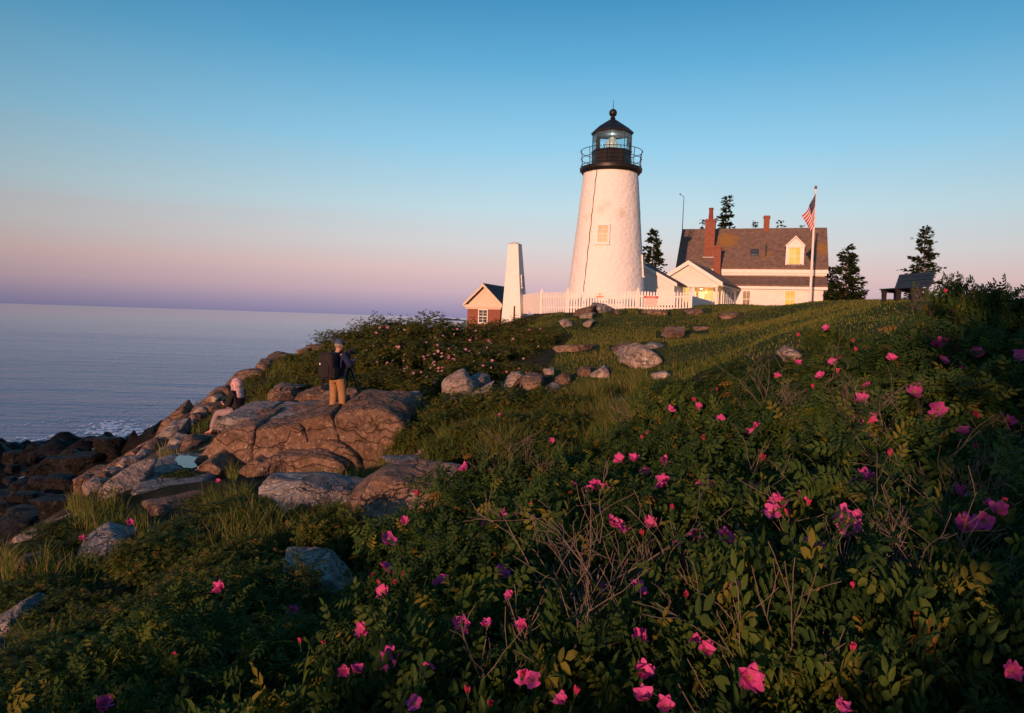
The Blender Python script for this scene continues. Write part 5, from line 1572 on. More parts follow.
TWIG_TABLE = r'''
bare_shrub(600, 680, 478, 2.7, .38, 'big bare grey shrub with upright forking twigs in the lower middle', 1, 11)
bare_shrub(690, 700, 575, 2.1, .3, 'low tangle of bare twigs beside the pink roses at the bottom', 2, 9)
bare_shrub(668, 600, 488, 3.6, .4, 'bare orange brown twigs behind the big bare shrub', 3, 8)
bare_shrub(770, 690, 525, 2.5, .28, 'thin bare stems at the left side of the dark corner', 4, 7)
bare_shrub(905, 640, 470, 2.6, .36, 'wide dead grey shrub in the dark lower right corner', 5, 12)
bare_shrub(945, 600, 440, 3.6, .4, 'dead grey shrub rising behind the wide one at lower right', 6, 9)
bare_shrub(790, 470, 365, 6.5, .6, 'sprawling bare shrub among roses right of the bright leafed bush', 7, 11)
bare_shrub(940, 420, 320, 7.0, .6, 'reddish bare shrub under the roses below the bench', 8, 11)
bare_shrub(1000, 470, 400, 4.6, .4, 'bare grey shrub at the right frame edge', 9, 9)
bare_shrub(505, 560, 440, 6.6, .4, 'bare grey shrub between the long ledge and the rose thicket', 10, 10)
bare_shrub(640, 470, 395, 9.5, .5, 'pale dry shrub at the near edge of the lawn', 11, 10)
bare_shrub(860, 500, 375, 5.2, .5, 'tall bare shrub in the upper thicket left of the reddish one', 21, 10)
bare_shrub(740, 560, 440, 3.9, .4, 'thin bare shrub in the middle thicket behind the pink cups', 22, 9)
bare_shrub(1000, 640, 520, 2.4, .3, 'bare grey shrub low in the right corner', 23, 9)
bare_shrub(560, 710, 590, 2.0, .3, 'dark bare twigs at the bottom edge in front of the big bare shrub', 24, 9)
bare_shrub(918, 330, 285, 16, .3, 'leafless young stems in front of the right bench leg', 12, 5)
'''
GRASS_TABLE = r'''
blades('lawn_grass', [LAWN], 95000, (-1, 24, 12, 42), .07, .014, M['lawn'], 'short mown grass of the lawn with dry patches', 1, clump=.35, bend=.8, pmin=.4)
blades('tall_grass', [[(372,478),(392,452),(400,418),(470,395),(600,385),(650,400),(640,450),(560,480),(460,476)]], 20000, (-3, 3, 8, 18), .46, .009, M['grass'], 'tall green grass around the rocks in the middle', 2, .02, bend=.7)
blades('slope_grass', [[(0,540),(70,505),(130,490),(260,470),(400,480),(400,540),(330,560),(250,620),(0,713)]], 14000, (-8, 1, 2.5, 14), .30, .006, M['grass'], 'rough grass covering the left slope between rocks', 3, .10, bend=.8)
blades('shore_grass', [[(160,440),(185,405),(260,360),(330,345),(400,385),(330,410),(230,420),(205,450),(190,500),(140,490),(165,455)]], 12000, (-13, 0, 13, 34), .34, .010, M['grass'], 'grass growing between rocks along the shore edge', 4, .08, bend=.7)
blades('rough_grass', [[(540,372),(570,395),(640,425),(700,372),(760,350),(640,372)]], 8000, (0, 8, 10, 24), .15, .010, M['grass'], 'rough unmown grass at the lower edge of the lawn', 5, .05, bend=.7)
'''
# ------------------------------------------------------------------ leaves, bushes and flowers
def leaflet_verts(detail):
    if detail:
        v = [(0,0,0),(.33,.27,.02),(.33,0,-.09),(.33,-.27,.02),(.70,.22,0),(.70,0,-.11),(.70,-.22,0),(1.0,0,-.16)]
        tri = [(0,2,1),(0,3,2),(4,5,7),(5,6,7)]; quad = [(1,2,5,4),(2,3,6,5)]
    else:
        v = [(0,0,0),(.5,.30,0),(1,0,-.14),(.5,-.30,0)]
        tri = []; quad = [(0,3,2,1)]
    return np.array(v, float), tri, quad

def compound_leaf(detail):
    lv, tri, quad = leaflet_verts(detail)
    V = []; T = []; Q = []
    spots = [(.22, 68, .30), (.24, -68, .30), (.46, 62, .34), (.48, -62, .34), (.70, 56, .34), (.72, -56, .34), (.86, 0, .36)]
    if not detail: spots = [(.35, 62, .42), (.35, -62, .42), (.65, 52, .45), (.65, -52, .45), (.7, 0, .45)]
    for (t, a, s) in spots:
        c, sn = math.cos(R(a)), math.sin(R(a))
        p = lv * s
        x = t + p[:, 0] * c - p[:, 1] * sn; y = p[:, 0] * sn + p[:, 1] * c
        z = p[:, 2] - .28 * x * x + .12 * x - .12 * np.abs(y)
        b = sum(len(q) for q in V)
        V.append(np.stack([x, y, z], 1))
        T += [tuple(b + i for i in f) for f in tri]; Q += [tuple(b + i for i in f) for f in quad]
    if detail:   # rachis
        b = sum(len(q) for q in V)
        V.append(np.array([(0, .012, 0), (0, -.012, 0), (.5, -.01, -.01), (.5, .01, -.01), (.85, 0, -.1)]))
        Q += [(b, b+1, b+2, b+3)]; T += [(b+3, b+2, b+4)]
    return np.concatenate(V), np.array(T).reshape(-1, 3), np.array(Q).reshape(-1, 4)

def instance_np(tv, T, Q, O, X, Yv, Z, S):
    n = len(O); k = len(tv)
    P_ = O[:, None, :] + S[:, None, None] * (tv[None, :, 0:1] * X[:, None, :] + tv[None, :, 1:2] * Yv[:, None, :] + tv[None, :, 2:3] * Z[:, None, :])
    off = (np.arange(n) * k)[:, None, None]
    fl = []
    if len(T): fl.append((T[None] + off).reshape(-1, 3))
    if len(Q): fl.append((Q[None] + off).reshape(-1, 4))
    return P_.reshape(-1, 3), fl

def norm_rows(a):
    return a / np.maximum(np.linalg.norm(a, axis=1, keepdims=True), 1e-9)

def gen_foliage(name, seed, nshoot, whorl, leaf, detail, mat, yellow=0.0, lift=0.5):
    rng = np.random.default_rng(seed)
    ct = rng.uniform(-.55, 1, nshoot); ph = rng.uniform(0, 2 * np.pi, nshoot)
    stn = np.sqrt(1 - ct ** 2)
    d = np.stack([stn * np.cos(ph), stn * np.sin(ph), ct], 1)
    lump = 1 + .42 * fbm(d * 2.0 + seed, 3, seed)
    rho = (rng.uniform(.35, 1.0, nshoot) ** .45) * 1.0 * lump
    tall = rng.random(nshoot) < .09
    rho = np.where(tall & (ct > .2), rho * rng.uniform(1.1, 1.4, nshoot), rho)
    c = d * rho[:, None]
    pos = np.stack([c[:, 0], c[:, 1], .5 + .5 * c[:, 2]], 1)
    ax = norm_rows(d * .6 + np.array([0, 0, lift + .25]) + rng.normal(0, .3, (nshoot, 3)))
    O = []; X = []; Z = []; S = []; tint = []
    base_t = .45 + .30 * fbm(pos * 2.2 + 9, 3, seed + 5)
    for k in range(whorl):
        a = 2 * np.pi * (k + rng.random(nshoot) * .7) / whorl
        t1 = norm_rows(np.cross(ax, rng.normal(0, .05, (nshoot, 3)) + np.array([.3, .9, .1])))
        t2 = np.cross(ax, t1)
        el = rng.uniform(-.25, .95, nshoot)
        x = norm_rows(t1 * (np.cos(a) * np.cos(el))[:, None] + t2 * (np.sin(a) * np.cos(el))[:, None] + ax * np.sin(el)[:, None])
        z = norm_rows(ax - x * np.sum(ax * x, 1, keepdims=True) + rng.normal(0, .45, (nshoot, 3)))
        z = norm_rows(z - x * np.sum(z * x, 1, keepdims=True))
        O.append(pos - ax * (rng.uniform(0, .10, nshoot))[:, None]); X.append(x); Z.append(z)
        S.append(leaf * rng.uniform(.65, 1.2, nshoot))
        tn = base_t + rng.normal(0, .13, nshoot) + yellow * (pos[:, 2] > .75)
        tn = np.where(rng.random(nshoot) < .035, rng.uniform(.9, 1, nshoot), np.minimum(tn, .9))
        tint.append(tn)
    O = np.concatenate(O); X = np.concatenate(X); Z = np.concatenate(Z); S = np.concatenate(S); tint = np.clip(np.concatenate(tint), 0, 1)
    tv, T, Q = compound_leaf(detail)
    V, fl = instance_np(tv, T, Q, O, X, np.cross(Z, X), Z, S)
    me = np_mesh(name, V, fl, attrs={'tint': np.repeat(tint, len(tv))})
    me.materials.append(mat)
    return me

def gen_canes(name, seed, n, mat, r=.016):
    rng = random.Random(seed)
    mb = MB()
    for k in range(n):
        a = rng.uniform(0, 6.28); rr = rng.uniform(.3, .95); h = rng.uniform(.55, 1.02)
        b = Vector((rng.uniform(-.25, .25), rng.uniform(-.25, .25), -.15))
        e = Vector((rr * math.cos(a), rr * math.sin(a), h * (1 - .35 * rr * rr)))
        m1 = b.lerp(e, .4) + Vector((rng.uniform(-.08, .08), rng.uniform(-.08, .08), .14)); m2 = b.lerp(e, .75) + Vector((0, 0, .08))
        mb.tube([b, m1, m2, e], [r, r * .8, r * .55, r * .3], 5, cap=False)
        for j in range(2):
            q = m1.lerp(e, rng.uniform(.1, .8)); t = q + Vector((rng.uniform(-.2, .2), rng.uniform(-.2, .2), rng.uniform(.05, .22)))
            mb.tube([q, t], [r * .45, r * .25], 4, cap=False)
    me = bpy.data.meshes.new(name); me.from_pydata(mb.v, [], mb.f); me.update()
    me.materials.append(mat)
    return me

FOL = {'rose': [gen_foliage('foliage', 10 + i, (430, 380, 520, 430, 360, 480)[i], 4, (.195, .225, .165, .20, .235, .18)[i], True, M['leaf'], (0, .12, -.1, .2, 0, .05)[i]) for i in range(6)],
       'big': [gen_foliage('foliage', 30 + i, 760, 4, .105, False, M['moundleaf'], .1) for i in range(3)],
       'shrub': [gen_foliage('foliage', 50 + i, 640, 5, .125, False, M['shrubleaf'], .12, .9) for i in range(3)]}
CANE = [gen_canes('canes', 70 + i, 16, M['cane']) for i in range(3)]

BUSHES = []
def bush(kind, px, ptop, Y, w, label, group=None, name='rose_bush', minh=.35, seed=None):
    q = P(px, ptop, Y + .15 * w)
    zg = gz(q[0], q[1])
    h = max(minh, q[2] - zg)
    zg = q[2] - h
    rng = random.Random(len(BUSHES) * 13 + 5)
    root = empty(name, (q[0], q[1], zg), 0, label, 'rose bush' if name == 'rose_bush' else 'shrub', group)
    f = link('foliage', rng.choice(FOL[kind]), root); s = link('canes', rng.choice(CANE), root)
    rz = rng.uniform(0, 6.28)
    for o in (f, s):
        o.rotation_euler = (0, 0, rz); o.scale = (w, w * rng.uniform(.85, 1.15), h * rng.uniform(.92, 1.08))
    BUSHES.append(dict(root=root, c=np.array([q[0], q[1], zg + h * .5]), s=np.array([w, w, h * .5]), px=px, py=ptop, Y=Y, kind=kind, label=label, n=0, fl=[]))
    return root

# petals
def flower_mesh(name, kind, seed):
    rng = random.Random(seed)
    V = []; Fq = []; mi = []; tint = []
    npet = 5
    nu, nv = 5, 5
    openness = {'open': R(28), 'cup': R(58), 'bud': R(83)}[kind]
    if kind == 'open' and seed % 2:
        layers = 2
    else:
        layers = 1
    for L in range(layers):
        for k in range(npet):
            a = 2 * math.pi * (k + .5 * L) / npet + rng.uniform(-.15, .15)
            el = openness + rng.uniform(-.2, .2) + (.25 if L else 0)
            Rm = Matrix.Rotation(a, 3, 'Z')
            b = len(V)
            scale = (1 - .22 * L) * rng.uniform(.85, 1.1); tw = rng.uniform(-.3, .3); cr = rng.uniform(0, 6)
            for j in range(nv + 1):
                v = j / nv
                wdt = .50 * (v + .02) ** .62 * (1 - .22 * v ** 5) * (1.0 if kind != 'bud' else .42)
                for i in range(nu + 1):
                    u = i / nu * 2 - 1
                    notch = -.10 * (1 - abs(u)) * (v ** 5)
                    r = (v + notch - .16 * (u ** 6) * v) * .52
                    e2 = el - .5 * v * (el - .1) * (0.55 if kind == 'open' else .15) + tw * u * .4
                    x = r * math.cos(e2); z = r * math.sin(e2) + .05 * u * u * v
                    x -= .03 * u * u * v
                    z += .07 * u * u * v * (1 if kind == 'cup' else .5)
                    y = u * wdt
                    ripple = .045 * math.sin(u * 6 + cr) * v + .035 * math.sin(v * 9 + cr * 2 + u * 2) * v
                    V.append(Rm @ (Vector((x, y, z + ripple)) * scale)); tint.append(max(0, min(1, .55 + .35 * (v - .5) * 0 + rng.uniform(-.12, .12) + (.25 if v < .25 else 0))))
            for j in range(nv):
                for i in range(nu):
                    q = b + j * (nu + 1) + i
                    Fq.append((q, q + 1, q + nu + 2, q + nu + 1)); mi.append(0)
    def tube(p, r, m, n=6):
        mbx = MB(); mbx.tube(p, r, n, cap=False)
        b = len(V); V.extend([Vector(v) for v in mbx.v]); tint.extend([.5] * len(mbx.v))
        for f in mbx.f: Fq.append(tuple(b + i for i in f)); mi.append(m)
    tube([(0, 0, -.55), (.02, 0, -.25), (0, 0, -.02)], [.03, .035, .05], 2)
    tube([(0, 0, -.07), (0, 0, .0), (0, 0, .06)], [.04, .10, .07], 2)
    if kind != 'bud':
        for k in range(26):
            a = rng.uniform(0, 6.28); rr = rng.uniform(.02, .14)
            tube([(rr * .5 * math.cos(a), rr * .5 * math.sin(a), .03), (rr * math.cos(a), rr * math.sin(a), rng.uniform(.10, .15)), (rr * math.cos(a), rr * math.sin(a), .165)], [.006, .006, .016], 1, 4)
    for k in range(5):   # sepals
        a = 2 * math.pi * k / 5
        if kind == 'bud': tube([(.06 * math.cos(a), .06 * math.sin(a), 0), (.10 * math.cos(a), .10 * math.sin(a), .28), (.07 * math.cos(a), .07 * math.sin(a), .55)], [.03, .022, .004], 2, 4)
        else: tube([(.06 * math.cos(a), .06 * math.sin(a), -.02), (.26 * math.cos(a), .26 * math.sin(a), -.04), (.38 * math.cos(a), .38 * math.sin(a), -.12)], [.03, .022, .004], 2, 4)
    me = np_mesh(name, np.array([v[:] for v in V]), [np.array(Fq)], smooth=True, matidx=mi, attrs={'tint': tint})
    for m in ((M['bud'] if kind == 'bud' else M['petal']), M['stamen'], M['leaf']): me.materials.append(m)
    return me
FLW = {k: [flower_mesh('flower' if k != 'bud' else 'bud', k, 5 * i + j) for j in range(3)] for i, k in enumerate(('open', 'cup', 'bud'))}
def tiny_flower(seed):
    rng = random.Random(seed); V = []; Fq = []
    for k in range(5):
        a = 2 * math.pi * k / 5; b = len(V); el = rng.uniform(.1, .6)
        for (r, w) in ((.03, .03), (.3, .2), (.5, .13)):
            for s in (-1, 1):
                V.append((r * math.cos(a) * math.cos(el) - s * w * math.sin(a), r * math.sin(a) * math.cos(el) + s * w * math.cos(a), r * math.sin(el)))
        Fq += [(b, b+1, b+3, b+2), (b+2, b+3, b+5, b+4)]
    me = np_mesh('flower', np.array(V), [np.array(Fq)], attrs={'tint': [.55 + rng.uniform(-.2, .4)] * len(V)})
    me.materials.append(M['palepetal']); return me
TINY = [tiny_flower(i) for i in range(4)]

def bush_hit(px, py, kinds=None):
    d = ray(px, py); best = None
    for b in BUSHES:
        if kinds and b['kind'] not in kinds: continue
        c = b['c'] / b['s']; dd = d / b['s']
        A = dd @ dd; B = dd @ c; C = c @ c - 1.0
        disc = B * B - A * C
        if disc < 0: continue
        t = (B - math.sqrt(disc)) / A
        if t > 0 and (best is None or t < best[0]): best = (t, b)
    return best

def flower(px, py, size_px, kind, rng, white=False):
    hit = bush_hit(px, py)
    if hit is None:
        best = min(BUSHES, key=lambda b: abs(b['px'] - px) / (b['s'][0] * F / b['Y'] + 1) + abs(b['py'] - py) / 40)
        t = best['Y'] - .2; b = best
    else:
        t, b = hit
    d = ray(px, py); d = d / d[1]
    if hit is not None: t = t * ray(px, py)[1]
    near = t - (.10 if t < 8 else .18)
    p = d * near
    size = size_px / F * near
    size = min(max(size, .035), .095) if b['kind'] != 'big' else min(max(size, .05), .16)
    far = t > 14
    me = rng.choice(TINY if far else FLW[kind])
    o = link('bud' if kind == 'bud' and not far else 'flower', me, b['root'])
    ax = Vector((rng.gauss(-.15, .4), rng.gauss(-.75, .35), rng.uniform(.35, 1.1))).normalized()
    if kind == 'bud': ax = Vector((rng.gauss(0, .35), rng.gauss(-.15, .3), 1)).normalized()
    rot = ax.to_track_quat('Z', 'Y').to_matrix().to_4x4()
    rl = np.array(b['root'].location)
    o.matrix_basis = Matrix.Translation(tuple(p - rl)) @ rot @ Matrix.Rotation(rng.uniform(0, 6), 4, 'Z') @ Matrix.Scale(size * (1.18 if kind != 'bud' else 1.3), 4)
    b['n'] += 1; b['fl'].append((px, py, kind))

exec(BUSH_TABLE)

rf = random.Random(77)
for (px, py, s, k) in FLOWERS:
    flower(px, py, s, {'o': 'open', 'c': 'cup', 'b': 'bud'}[k], rf)
for k in range(46):
    px = rf.uniform(560, 1020); py = rf.uniform(335, 520) if px > 760 else rf.uniform(400, 560)
    if bush_hit(px, py, ('rose',)): flower(px, py, rf.uniform(6, 11) * (1 + (py - 335) / 260), rf.choice(('cup', 'cup', 'bud', 'open')), rf)
for k in range(30):
    px = rf.uniform(300, 660); py = rf.uniform(560, 705) if px < 430 else rf.uniform(490, 705)
    if bush_hit(px, py, ('rose',)): flower(px, py, rf.uniform(7, 14), rf.choice(('cup', 'cup', 'bud', 'bud', 'open')), rf)
# small pink flowers over the far mound
for k in range(105):
    px = rf.uniform(335, 550); py = rf.uniform(322, 396)
    px, py = (px, py) if rf.random() < .35 else (rf.gauss(445, 45), rf.gauss(352, 17))
    h = bush_hit(px, py, ('big',))
    if h is None: continue
    flower(px, py, rf.uniform(1.6, 3.2), 'open', rf)

# ------------------------------------------------------------------ labels that single each bush out
ORD = ['first', 'second', 'third', 'fourth', 'fifth', 'sixth', 'seventh', 'eighth', 'ninth', 'tenth'] + ['%dth' % k for k in range(11, 60)]
NUM = ['no', 'one', 'two', 'three', 'four', 'five', 'six', 'seven', 'eight', 'nine', 'ten', 'eleven', 'twelve', 'thirteen', 'fourteen', 'fifteen', 'sixteen']
def zone_y(y):
    for lim, t in ((345, 'skyline'), (400, 'back row'), (470, 'upper thicket'), (540, 'middle thicket'), (620, 'lower thicket')):
        if y < lim: return t
    return 'bottom edge'
def zone_x(x):
    for lim, t in ((150, 'near the left frame edge'), (260, 'below the puddle ledge'), (330, 'left of the split slab'), (420, 'in front of the long ledge'), (480, 'right of the long ledge'),
                   (560, 'left of the big bare shrub'), (640, 'around the big bare shrub'), (700, 'right of the big bare shrub'), (760, "below the porch"), (830, 'below the flagpole'), (895, 'left of the bench'), (955, 'below the bench')):
        if x < lim: return t
    return 'by the right frame edge'
used = {}
plain_b = {}
for b in BUSHES:
    if b['kind'] == 'rose':
        nb = sum(1 for f in b['fl'] if f[2] == 'bud'); no = len(b['fl']) - nb
        if b['fl']:
            cx = sum(f[0] for f in b['fl']) / len(b['fl']); cy = sum(f[1] for f in b['fl']) / len(b['fl'])
            what = ' and '.join(t for t in ((NUM[no] + (' bloom' if no == 1 else ' blooms')) if no else '', (NUM[nb] + (' bud' if nb == 1 else ' buds')) if nb else '') if t)
            used.setdefault('%s rose bush with %s %s' % (zone_y(cy), what, zone_x(cx)), []).append((cx, b))
        else:
            plain_b.setdefault('flowerless rose bush in the %s' % {'skyline': 'skyline row', 'bottom edge': 'front row at the bottom edge'}.get(zone_y(b['py'] + 15), zone_y(b['py'] + 15)), []).append((b['px'], b))
    elif b['kind'] == 'big':
        row = 'top row' if b['py'] < 337 else 'middle row' if b['py'] < 353 else 'foot'
        plain_b.setdefault('brownish green rose bush in the %s of the far mound' % row, []).append((b['px'], b))
    else:
        plain_b.setdefault('leafy green shrub in the middle grass' if b['px'] > 400 else 'low leafy plant on the left slope', []).append((b['px'], b))
for t, L in used.items():
    L.sort(key=lambda q: q[0])
    for k, (x, b) in enumerate(L):
        b['root']['label'] = t if len(L) == 1 else ('left ' if k == 0 else 'right ' if k == len(L) - 1 else 'central ') + t
for t, L in plain_b.items():
    L.sort(key=lambda q: q[0])
    for k, (x, b) in enumerate(L):
        b['root']['label'] = t + ', ' + ORD[k] + ' from the left'

# ------------------------------------------------------------------ bare twiggy shrubs
def bare_shrub(px, pbase, ptop, Y, spread, label, seed, n=9):
    b = P(px, pbase, Y); zg = gz(b[0], b[1]); top = P(px, ptop, Y)[2]
    rng = random.Random(seed)
    root = empty('bare_shrub', (b[0], b[1], zg), 0, label, 'dead shrub', 'bare grey shrubs among the roses')
    mb = MB(); Ht = max(top - zg, .3)
    def grow(p, d, L, r, lvl):
        n_ = 4; pts = [p]; rs = [r]; q = p; dd = d
        for i in range(n_):
            dd = (dd + Vector((rng.gauss(0, .16), rng.gauss(0, .16), rng.gauss(.03, .10)))).normalized()
            q = q + dd * L / n_; pts.append(q); rs.append(max(.0011, r * (1 - .55 * (i + 1) / n_)))
        mb.tube(pts, rs, 5 if lvl < 2 else 4, cap=False)
        if lvl < 3:
            for k in range(rng.randint(2, 4) if lvl < 2 else rng.randint(1, 3)):
                t = rng.uniform(.3, 1.0); i = min(n_ - 1, int(t * n_)); a = pts[i].lerp(pts[i + 1], t * n_ - i) if i < n_ else pts[-1]
                nd = (dd + Vector((rng.gauss(0, .6), rng.gauss(0, .6), rng.gauss(.1, .35)))).normalized()
                grow(a, nd, L * rng.uniform(.4, .65), max(.0010, r * .5), lvl + 1)
    for k in range(n + 5):
        a = rng.uniform(0, 6.28); s = rng.uniform(.1, 1) * spread / Ht
        grow(Vector((rng.uniform(-.08, .08), rng.uniform(-.08, .08), -.05)), Vector((s * math.cos(a), s * math.sin(a), 1)).normalized(), Ht * rng.uniform(.5, .78), .0058, 0)
    mb.build('branches', M['twig'], root, smooth=True)
exec(TWIG_TABLE)

# ------------------------------------------------------------------ grass
def blades(name, poly, count, ybox, hgt, wid, mat, label, seed, yellow=0.0, pmin=.08, bend=.5, clump=1.0):
    rng = np.random.default_rng(seed)
    x0, x1, y0, y1 = ybox
    n = int(count * 6)
    x = rng.uniform(x0, x1, n); y = rng.uniform(y0, y1, n)
    # nearer ground carries more blades than far ground
    z = gz_arr(x, y)
    px, py = project(np.stack([x, y, z], 1))
    ok = np.zeros(n, bool)
    for pl in poly: ok |= in_poly(px, py, pl)
    nz = fbm(np.stack([x, y, 0 * x], 1) * clump, 3, seed)
    ok &= (rng.random(n) < np.clip(.6 + .9 * nz, pmin, 1))
    for r in ROCKS + [dict(outline=o_[0], Y=o_[1]) for o_ in OUTCROP if name != 'tall_grass'] + [dict(outline=[(128,497),(140,470),(160,452),(182,447),(220,450),(226,470),(205,487),(170,490)], Y=13)]:
        xs_ = [q[0] for q in r['outline']]; ys_ = [q[1] for q in r['outline']]
        low_ = hgt * F / r['Y'] * .34                    # no grass where it would grow through or right against a rock
        ok &= ~((px > min(xs_) - 2) & (px < max(xs_) + 2) & (py > min(ys_)) & (py < max(ys_) + low_) & (np.abs(y - r['Y']) < 2.5))
    idx = np.nonzero(ok)[0][:count]
    x, y, z, nz = x[idx], y[idx], z[idx], nz[idx]; n = len(x)
    h = hgt * rng.uniform(.45, 1.25, n) * (1 + .5 * nz)
    h = np.maximum(h, hgt * .25)
    a = rng.uniform(0, 2 * np.pi, n); la = rng.uniform(0, 2 * np.pi, n); lean = h * rng.uniform(.05, bend, n)
    w = wid * rng.uniform(.6, 1.3, n)
    wx, wy = np.cos(a) * w, np.sin(a) * w; lx, ly = np.cos(la) * lean, np.sin(la) * lean
    V = np.stack([np.stack([x - wx, y - wy, z - .02], 1), np.stack([x + wx, y + wy, z - .02], 1),
                  np.stack([x + lx * .35 + wx * .7, y + ly * .35 + wy * .7, z + h * .6], 1), np.stack([x + lx * .35 - wx * .7, y + ly * .35 - wy * .7, z + h * .6], 1),
                  np.stack([x + lx, y + ly, z + h], 1)], 1).reshape(-1, 3)
    b = np.arange(n)[:, None] * 5
    t = np.clip(.42 + .25 * nz + rng.normal(0, .17, n) + yellow, 0, 1)
    t = np.where(rng.random(n) < .06, rng.uniform(.85, 1, n), t)
    me = np_mesh(name, V, [b + np.array([0, 1, 2, 3]), b + np.array([3, 2, 4])], attrs={'tint': np.repeat(t, 5)})
    me.materials.append(mat)
    o = link(name, me)
    tag(o, label, 'grass', kind='stuff')
    return n
exec(GRASS_TABLE)
# ------------------------------------------------------------------ people
M['skin'] = plain('skin', (0.42, 0.22, 0.15), 0.6, 0.06, 6)
M['navy'] = plain('navy_jacket', (0.008, 0.014, 0.055), 0.85, 0.25, 14, 0, 0.3)
M['khaki'] = plain('khaki_trousers', (0.30, 0.165, 0.07), 0.9, 0.15, 12, 0, 0.4)
M['blackcloth'] = plain('black_cloth', (0.014, 0.011, 0.013), 0.9, 0.3, 14, 0, 0.3)
M['maroon'] = plain('maroon_trim', (0.09, 0.012, 0.015), 0.8, 0.2, 10)
M['mauve'] = plain('mauve_trousers', (0.26, 0.19, 0.21), 0.9, 0.12, 12, 0, 0.3)
M['shoe'] = plain('brown_shoe', (0.10, 0.035, 0.02), 0.7, 0.3, 12)
M['capblue'] = plain('blue_cap', (0.045, 0.075, 0.13), 0.85, 0.15, 14)
M['hairgrey'] = plain('grey_hair', (0.25, 0.2, 0.17), 0.9, 0.3, 40)
M['camblack'] = plain('black_camera_body', (0.012, 0.012, 0.013), 0.45, 0.2, 10)
M['eye'] = plain('dark_eye', (0.02, 0.012, 0.01), 0.3)
M['lip'] = plain('lip', (0.32, 0.11, 0.09), 0.5)

def scarfmat():
    m, nt, b = mat_new('pink_white_scarf')
    f = noise(nt, 13, 4, 0.7, objco(nt), 0.5)
    setc(nt, b, ramp(nt, f, [(0.40, (0.36, 0.12, 0.15)), (0.5, (0.48, 0.30, 0.31)), (0.6, (0.58, 0.50, 0.49))]))
    b.inputs['Roughness'].default_value = 0.9
    bump(nt, b, noise(nt, 9, 4, 0.6, objco(nt), 1.0), 0.6, 0.03)
    return m
M['scarf'] = scarfmat()

def body_mesh(J, hand_l, hand_r):
    """J: named joints (x,y,z,r). hand_*: (direction of fingers, palm normal, curl)."""
    names = list(J); idx = {n: i for i, n in enumerate(names)}
    V = [J[n] for n in names]
    E = [('pelvis', 'spine'), ('spine', 'chest'), ('chest', 'neck'), ('neck', 'jaw'), ('jaw', 'head'), ('head', 'crown'),
         ('chest', 'sh_l'), ('sh_l', 'el_l'), ('el_l', 'wr_l'), ('chest', 'sh_r'), ('sh_r', 'el_r'), ('el_r', 'wr_r'),
         ('pelvis', 'hip_l'), ('hip_l', 'kn_l'), ('kn_l', 'an_l'), ('an_l', 'to_l'), ('pelvis', 'hip_r'), ('hip_r', 'kn_r'), ('kn_r', 'an_r'), ('an_r', 'to_r'), ('jaw', 'nose')]
    E = [(idx[a], idx[b]) for a, b in E]
    for wr, (d, nrm, curl) in (('wr_l', hand_l), ('wr_r', hand_r)):
        w = Vector(J[wr][:3]); d = Vector(d).normalized(); nrm = Vector(nrm).normalized(); side = d.cross(nrm).normalized()
        palm = len(V); p = w + d * .055; V.append((*p, .026, .018)); E.append((idx[wr], palm))
        kn = len(V); p2 = w + d * .095; V.append((*p2, .032, .015)); E.append((palm, kn))
        for k, (off, L) in enumerate(((-.028, .062), (-.009, .075), (.010, .07), (.028, .055))):
            a = p2 + side * off; b1 = a + (d + nrm * curl * .5).normalized() * L * .5; b2 = b1 + (d + nrm * curl * 1.6).normalized() * L * .5
            i0 = len(V); V += [(*(a + d * .012), .0095), (*b1, .0088), (*b2, .0075)]; E += [(kn, i0), (i0, i0 + 1), (i0 + 1, i0 + 2)]
        t0 = len(V); a = w + d * .05 - side * .032; V += [(*a, .011), (*(a + (d * .5 - side * .6 + nrm * curl).normalized() * .04), .0095), (*(a + (d * .9 - side * .4 + nrm * curl).normalized() * .07), .008)]
        E += [(palm, t0), (t0, t0 + 1), (t0 + 1, t0 + 2)]
    return skin_mesh('body', V, E, 0, 2)

def cloth_skin(name, joints, edges, mat, parent):
    me = skin_mesh(name, joints, edges, 0, 2)
    return link(name, me, parent, mat)

def ellipsoid(name, c, r, mat, parent, n=3, cut=None):
    V, Fc = ico(n)
    V = V * np.array(r) + np.array(c)
    if cut is not None:
        V = V.copy(); V[:, 2] = np.maximum(V[:, 2], cut)
    return link(name, np_mesh(name, V, [Fc], smooth=True), parent, mat)

# ---- the photographer
mp_ = P(336.5, 417, 16.2)
man = empty('person', tuple(mp_), R(-28), 'man seen from behind in blue cap, navy jacket and khaki trousers behind a tripod', 'person')
J = {'pelvis': (0,0,.93,.13,.10), 'spine': (0,-.01,1.12,.13,.10), 'chest': (0,0,1.32,.15,.11), 'neck': (0,.03,1.48,.055), 'jaw': (0,.055,1.56,.065,.07), 'head': (0,.05,1.64,.078,.09), 'crown': (0,.045,1.70,.055,.06),
     'sh_l': (-.19,0,1.42,.06), 'el_l': (-.26,.10,1.16,.045), 'wr_l': (-.06,.33,1.20,.03), 'sh_r': (.19,0,1.42,.06), 'el_r': (.29,.08,1.17,.045), 'wr_r': (.12,.34,1.27,.03),
     'hip_l': (-.095,0,.86,.09), 'kn_l': (-.11,.03,.48,.06), 'an_l': (-.12,-.01,.08,.045), 'to_l': (-.14,.16,.03,.04,.03), 'hip_r': (.095,0,.86,.09), 'kn_r': (.12,.04,.48,.06), 'an_r': (.14,.0,.08,.045), 'to_r': (.17,.17,.03,.04,.03), 'nose': (0,.145,1.58,.014)}
link('body', body_mesh(J, ((.5,.6,.4), (.7,-.2,-.5), .8), ((.1,.9,.3), (-.7,0,-.5), .8)), man, M['skin'])
